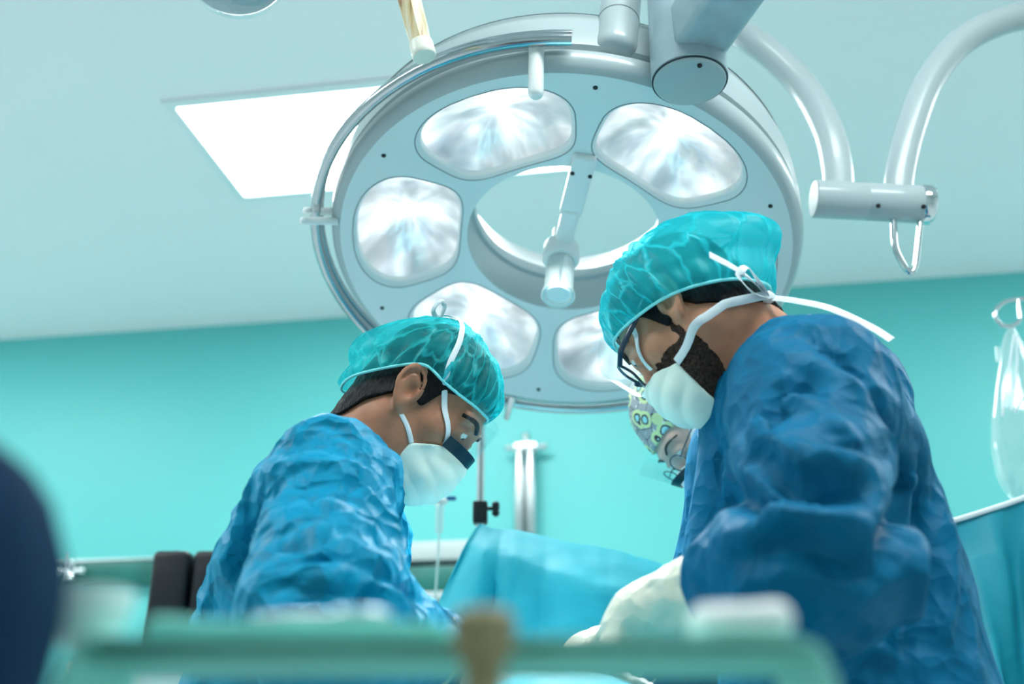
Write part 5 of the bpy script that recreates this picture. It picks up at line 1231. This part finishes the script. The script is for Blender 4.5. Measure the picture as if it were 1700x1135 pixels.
obj('cross_fitting', g, M['steel'], wf)
bk = box(on_wall(872, 830, 0.018), (0.06, 0.036, 0.30), (WD, WN, uz), 0.004); obj('backplate', bk, M['steel'], wf)
M['rail_green'] = mat('dark_green_rail', (0.015, 0.14, 0.12), 0.35, noise=(6, 0.25))
ra, rb_ = on_wall(-60, 957, 0.03), on_wall(330, 950, 0.03)
rl = thing('wall_rail', ra.lerp(rb_, 0.5), 'dark green equipment rail with metal fittings along the wall, far left', 'wall rail')
obj('rail_panel', box(ra.lerp(rb_, 0.5), ((rb_ - ra).length, 0.06, 0.098), (WD, WN, uz), 0.006), M['rail_green'], rl)
obj('rail_edge', box(ra.lerp(rb_, 0.5) + Vector((0, 0, 0.052)), ((rb_ - ra).length, 0.07, 0.008), (WD, WN, uz), 0.002), M['steel'], rl)
fx = on_wall(117, 948, 0.09)
g = Geo(); g.add(lathe([(0, -0.045), (0.020, -0.045), (0.022, -0.01), (0.015, 0.0), (0.022, 0.012), (0.020, 0.04), (0, 0.045)], fx, (0, 0, 1), 20)); g.add(tube([fx - WD * 0.06, fx + WD * 0.05], 0.011, 14)); g.add(ball(fx - WD * 0.06, 0.024, 14, 10)); g.add(ball(fx + WD * 0.05, 0.018, 14, 10))
g.add(tube([fx + Vector((-0.03, 0, -0.05)), fx + Vector((-0.03, 0, 0.075))], 0.006, 10))
obj('gas_fitting', g, M['chrome'], rl)
M['counter'] = mat('pale_counter', (0.45, 0.52, 0.52), 0.3)
wa, wb = on_wall(610, 926, 0.10), on_wall(800, 920, 0.10)
ct = thing('wall_cabinet', wa.lerp(wb, 0.5), 'pale topped wall cabinet with green front, behind the drip line', 'cabinet')
obj('worktop', box(wa.lerp(wb, 0.5), ((wb - wa).length, 0.22, 0.075), (WD, WN, uz), 0.008), M['counter'], ct)
dz = on_wall(705, 968, 0.10).z
obj('front', box((wa.lerp(wb, 0.5).x, wa.lerp(wb, 0.5).y, dz), ((wb - wa).length - 0.02, 0.19, 0.10), (WD, WN, uz), 0.004), M['rail_green'], ct)
obj('bottom_shelf', box((wa.lerp(wb, 0.5).x, wa.lerp(wb, 0.5).y, dz - 0.065), ((wb - wa).length, 0.22, 0.03), (WD, WN, uz), 0.004), M['counter'], ct)

# ------------------------------------------------------------------ black monitors on a trolley, left background
yb = 2.6; b1 = at(300, 1010, yb); zt = at(300, 926, yb).z; zb = zt - 0.26
tr = thing('trolley', (b1.x + 0.06, yb, 0), 'white equipment trolley under the two black monitors, behind the left surgeon', 'trolley')
obj('shelf', box((b1.x + 0.06, yb, zb - 0.0135), (0.46, 0.40, 0.027), None, 0.006), M['plastic_white'], tr)
obj('shelf', box((b1.x + 0.06, yb, 0.30), (0.44, 0.38, 0.025), None, 0.006), M['plastic_white'], tr)
for sx in (-1, 1):
    for sy in (-1, 1):
        q = Vector((b1.x + 0.06 + sx * 0.20, yb + sy * 0.17, 0)); lg = obj('leg', tube([q + Vector((0, 0, 0.07)), q + Vector((0, 0, zb - 0.027))], 0.013, 12), M['steel'], tr); obj('caster', ball(q + Vector((0, 0, 0.035)), 0.035, 14, 8), M['black'], lg)
for nm, px0, px1, lab in (('monitor', 271, 331, 'black medical monitor on the trolley, the one fully in view'), ('monitor', 337, 400, 'black medical monitor on the trolley, half hidden by the bright blue gown')):
    xa, xb = at(px0, 960, yb).x, at(px1, 960, yb).x
    t = thing(nm, ((xa + xb) / 2, yb, zb), lab, 'monitor', 'black monitors')
    obj('casing', box(((xa + xb) / 2, yb, (zb + zt) / 2 + 0.005), (xb - xa, 0.20, zt - zb - 0.01), None, 0.014, 4), M['black'], t)
    obj('handle', tube(spline([((xa + xb) / 2, yb - 0.06, zt - 0.004), ((xa + xb) / 2, yb - 0.05, zt + 0.003), ((xa + xb) / 2, yb + 0.05, zt + 0.003), ((xa + xb) / 2, yb + 0.06, zt - 0.004)], 5), 0.005, 10), M['black'], t)
    obj('base', box(((xa + xb) / 2, yb, zb + 0.005), (xb - xa - 0.01, 0.16, 0.010), None, 0.003), M['black'], t)

# ------------------------------------------------------------------ right side: bag on its hook, second drape
hk = at(1674, 520, 2.3); xs = at(1745, 520, 2.3).x
s2 = thing('drip_stand', (xs, 2.3, 0), 'drip stand at the right edge with chrome hook carrying the clear bag', 'stand')
obj('pole', tube([(xs, 2.3, 0.09), (xs, 2.3, at(1700, 492, 2.3).z + 0.02)], 0.009, 16), M['steel'], s2)
obj('hook', tube(spline([(xs, 2.3, at(1700, 493, 2.3).z), at(1700, 496, 2.3), at(1672, 500, 2.3), at(1655, 513, 2.3), at(1653, 528, 2.3), at(1664, 540, 2.3), at(1680, 541, 2.3), at(1693, 530, 2.3), at(1690, 498, 2.3)], 7), 0.0052, 12), M['chrome'], s2)
for k in range(4):
    a = PI / 2 * k + 0.5; e_ = Vector((xs + 0.26 * math.cos(a), 2.3 + 0.26 * math.sin(a), 0.06)); lg = obj('leg', tube([(xs, 2.3, 0.11), e_], [0.014, 0.010], 12), M['steel'], s2); obj('caster', ball(e_ - Vector((0, 0, 0.03)), 0.03, 14, 8), M['black'], lg)
M['bag'] = clear_material('clear_bag', (0.90, 0.98, 0.98), 0.10, 0.10, 0.20, 0.5)
bg_c = at(1700, 700, 2.3)
prof = [(1679, 543, 0.006), (1679, 562, 0.018), (1683, 600, 0.035), (1688, 640, 0.050), (1693, 690, 0.062), (1696, 740, 0.064), (1699, 790, 0.056), (1702, 820, 0.040), (1702, 836, 0.020)]
V = []; n = 40
rows = spline([Vector((*at(x, y, 2.3),)) for x, y, r in prof], 5); rr = np.interp(np.linspace(0, 1, len(rows)), np.linspace(0, 1, len(prof)), [r for *_, r in prof])
for i, c in enumerate(rows):
    for k in range(n):
        a = 2 * PI * k / n; q = i / (len(rows) - 1)
        wv = 1 + 0.13 * math.sin(5 * a + 2) * math.exp(-q * 3.0) + 0.05 * math.sin(3 * a + 9 * q)
        V.append(Vector(c) + Vector((math.cos(a) * rr[i] * wv, math.sin(a) * rr[i] * 0.62 * wv, 0)))
F = [(i * n + k, i * n + (k + 1) % n, (i + 1) * n + (k + 1) % n, (i + 1) * n + k) for i in range(len(rows) - 1) for k in range(n)] + [tuple(range(n))[::-1], tuple((len(rows) - 1) * n + k for k in range(n))]
bag = tag(obj('infusion_bag', (V, F), M['bag'], None), 'clear plastic bag hanging from the chrome hook at the right edge', 'bag')
g = Geo()
for k, (dx, pxs) in enumerate(((-1, [(1678, 560), (1668, 610), (1656, 670), (1652, 700)]), (0, [(1681, 562), (1680, 610), (1672, 660), (1667, 690)]), (1, [(1684, 562), (1695, 610), (1690, 660), (1672, 694)]))):
    P_ = [at(x, y, 2.3) - Vector((0, 0.012 + 0.45 * float(np.interp(y, [560, 620, 700], [0.012, 0.04, 0.062])), 0)) for x, y in pxs]; g.add(tube(spline(P_, 5), [0.0022] * 16, 8))
obj('seam_fold', g, M['strap'], bag)
c2 = at(1657, 600, 2.27); obj('port', tube([c2, c2 + Vector((0.004, 0, 0.035))], 0.005, 10), M['tube_clear'], bag)
M['drape_deep'] = mat('teal_drape', (0.008, 0.30, 0.40), 0.55, noise=(9, 0.12), bump=[('crease', 10, 0.4, 0.012, (1, 1, 1))])
YR = 1.95
topr = [at(1500, 888, YR), at(1590, 864, YR), at(1660, 842, YR), at(1730, 820, YR), at(1850, 800, YR)]
grid = []
for i in range(60):
    u = i / 59; t_ = lerp_path(topr, u); row = []
    for j in range(50):
        v = j / 49; p = t_.copy(); p.z -= v * 0.85
        p.y -= 0.05 * math.sin(u * 17 + 3.2 * v + 1) * min(1, v * 2.5) + 0.03 * math.sin(u * 31 - 4 * v) * min(1, v * 2) + 0.06 * v; p.x -= 0.10 * v * (1 - u)
        row.append(p)
    grid.append(row)
dr2 = tag(cloth('drape', grid, M['drape_deep'], disp=lambda P: 0.006 * (ridge(P * 8 + 3, 2) - 0.5)), 'teal drape with a white upper hem, right of the deep blue gown', 'drape')
obj('hem', tube(spline([p + Vector((0, -0.003, 0.002)) for p in topr], 8), 0.005, 8), M['strap'], dr2)
fr_ = thing('screen_frame', (topr[-1].x, YR + 0.06, 0), 'steel frame carrying the teal drape at the right edge', 'frame')
obj('crossbar', tube(spline([p + Vector((0, 0.010, -0.004)) for p in topr], 8), 0.006, 10), M['steel'], fr_)
obj('post', tube([topr[-1] + Vector((0, 0.010, 0.002)), Vector((topr[-1].x, YR + 0.010, 0.03))], 0.012, 14), M['steel'], fr_)
obj('base', lathe([(0, 0.0), (0.16, 0.0), (0.16, 0.015), (0.03, 0.04), (0, 0.04)], (topr[-1].x, YR + 0.010, 0), (0, 0, 1), 28), M['steel'], fr_)

# ------------------------------------------------------------------ operating table, covered patient, gauze
tb = thing('operating_table', (0.06, 1.45, 0), 'operating table between the surgeons, hidden under the blue patient cover', 'operating table')
obj('tabletop', box((0.06, 1.45, 0.845), (0.36, 0.94, 0.05), None, 0.012), M['steel'], tb)
obj('mattress', box((0.06, 1.45, 0.895), (0.35, 0.92, 0.05), None, 0.02, 3), M['black'], tb)
obj('column', box((0.06, 1.45, 0.45), (0.24, 0.34, 0.74), None, 0.02), M['steel'], tb)
obj('base', box((0.06, 1.45, 0.05), (0.36, 0.80, 0.10), None, 0.02), M['steel'], tb)
def cover(P):
    d = sd_cone(P, (0.05, 1.12, 0.93), (0.06, 1.76, 0.95), 0.12, 0.12, flat=((1, 0, 0), 1.30)); d = smin(d, np.maximum(np.maximum(np.abs(P[:, 0] - 0.06) - 0.195, np.abs(P[:, 1] - 1.45) - 0.485), np.maximum(P[:, 2] - 0.935, 0.62 - P[:, 2])), 0.05)
    inn = np.maximum(np.maximum(np.abs(P[:, 0] - 0.06) - 0.183, np.abs(P[:, 1] - 1.45) - 0.473), P[:, 2] - 0.922)
    return np.maximum(d, -inn)
tag(sculpt('patient_cover', cover, (-0.27, 0.88, 0.58), (0.37, 2.26, 1.12), 0.012, M['drape'], None, disp=fold_disp([((ux, uy, uz), (11, 8, 3), 0.012, None, 1)], 0.002, 10)), 'turquoise patient cover spread over the operating table between the surgeons', 'drape')
M['gauze'] = mat('white_gauze', (0.86, 0.92, 0.90), 0.7, bump=[('crease', 34, 0.5, 0.006, (1, 1, 1))])
gz = at(840, 1128, 1.36)
def gauze(P):
    d = sd_ell(P, (gz.x - 0.01, gz.y, gz.z - 0.004), (0.042, 0.06, 0.036)); d = smin(d, sd_ell(P, (gz.x + 0.03, gz.y + 0.04, gz.z - 0.022), (0.05, 0.05, 0.03)), 0.02)
    return d
tag(sculpt('gauze', gauze, gz - Vector((0.10, 0.10, 0.07)), gz + Vector((0.12, 0.13, 0.06)), 0.005, M['gauze'], None, disp=fold_disp([((ux, uy, uz), (40, 40, 20), 0.006, None, 1)], 0.002, 30)), 'bright white wad of gauze at the bottom middle on the patient cover', 'gauze')
g2 = at(1010, 1142, 1.33)
def gauze2(P): return sd_ell(P, g2 + Vector((0, 0, -0.012)), (0.06, 0.05, 0.022))
tag(sculpt('gauze', gauze2, g2 - Vector((0.09, 0.09, 0.06)), g2 + Vector((0.09, 0.09, 0.05)), 0.005, M['gauze'], None, disp=fold_disp([((ux, uy, uz), (45, 45, 20), 0.012, None, 1)], 0.002, 30)), 'flat crumpled white gauze beside the gloved hands at the bottom edge', 'gauze')

# ------------------------------------------------------------------ instrument stand in the near foreground (far out of focus)
M['green_cover'] = mat('green_cover', (0.32, 0.80, 0.70), 0.6, noise=(20, 0.06), bump=[('crease', 18, 0.3, 0.008, (1, 1, 1))])
M['green_tray'] = mat('green_tray_enamel', (0.26, 0.72, 0.62), 0.5, noise=(20, 0.05))
M['beige'] = mat('beige_brown_plastic', (0.30, 0.25, 0.13), 0.5, noise=(20, 0.1))
ZT = 1.008; XA, XB, YA, YB = -0.200, 0.141, 0.500, 0.596
ms = thing('instrument_stand', ((XA + XB) / 2, 0.548, 0), 'blurred instrument stand across the near foreground, under a green cover', 'stand')
g = Geo(); g.add(box(((XA + XB) / 2, 0.548, ZT - 0.005), (XB - XA - 0.012, YB - YA - 0.012, 0.006), None, 0.002)); obj('tray', g, M['green_tray'], ms)
px_ = at(803, 1060, 0.478).x; zt_ = at(803, 1012, 0.478).z
obj('post', tube([(px_, 0.478, 0.08), (px_, 0.478, zt_ - 0.012)], 0.0085, 16), M['beige'], ms)
obj('collar', lathe([(0, -0.022), (0.010, -0.022), (0.0135, -0.016), (0.0135, -0.003), (0.010, 0.0), (0, 0.0)], (px_, 0.478, zt_), (0, 0, 1), 24), M['beige'], ms)
obj('bracket', box((px_, 0.492, ZT - 0.006), (0.016, 0.030, 0.006), None, 0.001), M['beige'], ms)
for a in (0.3, 1.9, 3.4, 5.0):
    e_ = Vector((px_ + 0.16 * math.cos(a), 0.478 + 0.16 * math.sin(a), 0.055)); lg = obj('leg', tube([(px_, 0.478, 0.10), e_], [0.014, 0.010], 12), M['steel'], ms); obj('caster', ball(e_ - Vector((0, 0, 0.027)), 0.028, 14, 8), M['black'], lg)
prof_c = [(XA - 0.006, 0.62), (XA - 0.003, ZT - 0.06), (XA, ZT - 0.010), (XA + 0.010, ZT + 0.001)] + [(XA + (XB - XA) * k / 12, ZT + 0.002) for k in range(1, 12)] + [(XB - 0.010, ZT + 0.001), (XB, ZT - 0.010), (XB + 0.003, ZT - 0.06), (XB + 0.006, 0.62)]
grid = []
pc = spline([(x, 0, z) for x, z in prof_c], 5)
for q in pc:
    row = []
    for j in range(24):
        v = j / 23; hang = max(0, ZT - q[2]); row.append(Vector((q[0] + 0.006 * math.sin(v * 19 + hang * 6) * min(1, hang * 8), YA + (YB - YA) * v, q[2])))
    grid.append(row)
tag(cloth('stand_cover', grid, M['green_cover'], None, 0.003), 'green cloth cover draped over the blurred instrument stand', 'cloth')
g = []
grid = [[Vector((XA + 0.004 + (XB - XA - 0.008) * i / 59, YA - 0.002 - 0.003 * math.sin(i * 0.7) * (j / 7), ZT + 0.001 - 0.014 * j / 7)) for j in range(8)] for i in range(60)]
M['towel'] = mat('white_towel', (0.85, 0.88, 0.87), 0.8, bump=[('noise', 200, 0.4, 0.003, (1, 1, 1))])
ta, tb_ = at(1130, 1000, 0.52).x, 0.136
def towel(P):
    d = sd_cone(P, (ta + 0.012, 0.525, ZT + 0.0115), (tb_ - 0.012, 0.525, ZT + 0.012), 0.0085, 0.0095, flat=((0, 1, 0), 2.2)); return d
tag(sculpt('towel', towel, (ta - 0.02, 0.48, ZT - 0.01), (tb_ + 0.02, 0.57, ZT + 0.05), 0.003, M['towel'], None, disp=fold_disp([((uy, ux, uz), (30, 20, 60), 0.002, None, 1)], 0.0006, 40)), 'blurred rolled white towel on the right end of the instrument stand', 'towel')
wbx = at(140, 1010, 0.54)
tag(obj('bowl', lathe([(0, 0.0), (0.010, 0.0), (0.018, 0.006), (0.0225, 0.018), (0.0235, 0.026), (0.022, 0.026), (0.020, 0.017), (0.014, 0.008), (0, 0.005)], (wbx.x, 0.54, ZT + 0.0038), (0, 0, 1), 32), M['plastic_white']), 'small blurred white bowl on the left end of the instrument stand', 'bowl')
def forceps(px0, px1, y, lab, up=0.0):
    xa, xb = at(px0, 1030, y).x, at(px1, 1010, y).x; z = ZT + 0.0085 + up
    t = thing('forceps', (xa, y, z - 0.004), lab, 'forceps')
    for s in (1, -1):
        sh = obj('shank', tube(spline([(xa, y + s * 0.001, z), (xa + (xb - xa) * 0.3, y + s * 0.001, z), (xa + (xb - xa) * 0.8, y + s * 0.012, z)], 6), [0.0042 - 0.0012 * abs(i - 6) / 6 for i in range(13)], 10), M['steel'], t)
        c = Vector((xb - 0.010, y + s * 0.016, z)); obj('ring', tube([c + Vector((math.cos(k) * 0.012, math.sin(k) * 0.010, 0)) for k in np.linspace(0, 2 * PI, 24, endpoint=False)], 0.003, 10, closed=True), M['steel'], t)
M['green_fold'] = mat('folded_green_cloth', (0.20, 0.62, 0.55), 0.7, noise=(20, 0.06))
fa, fb = at(290, 1030, 0.55).x, at(745, 1030, 0.55).x
def fold_cl(P):
    d = None
    for k in range(1):
        e = np.maximum(np.maximum(np.abs(P[:, 0] - (fa + fb) / 2) - (fb - fa) / 2 + 0.004 * k, np.abs(P[:, 1] - 0.550) - 0.040), np.abs(P[:, 2] - (ZT + 0.0085 + 0.0075 * k)) - 0.0034); d = e if d is None else smin(d, e, 0.003)
    return d - 0.0012
tag(sculpt('folded_cloth', fold_cl, (fa - 0.02, 0.49, ZT), (fb + 0.02, 0.61, ZT + 0.04), 0.0035, M['green_fold'], None, disp=fold_disp([((ux, uy, uz), (25, 25, 60), 0.002, None, 1)], 0.0005, 40)), 'blurred folded green cloth lying left of the beige post on the instrument stand', 'cloth')
forceps(420, 640, 0.55, 'blurred steel forceps lying on the folded green cloth left of the beige post', 0.0080)
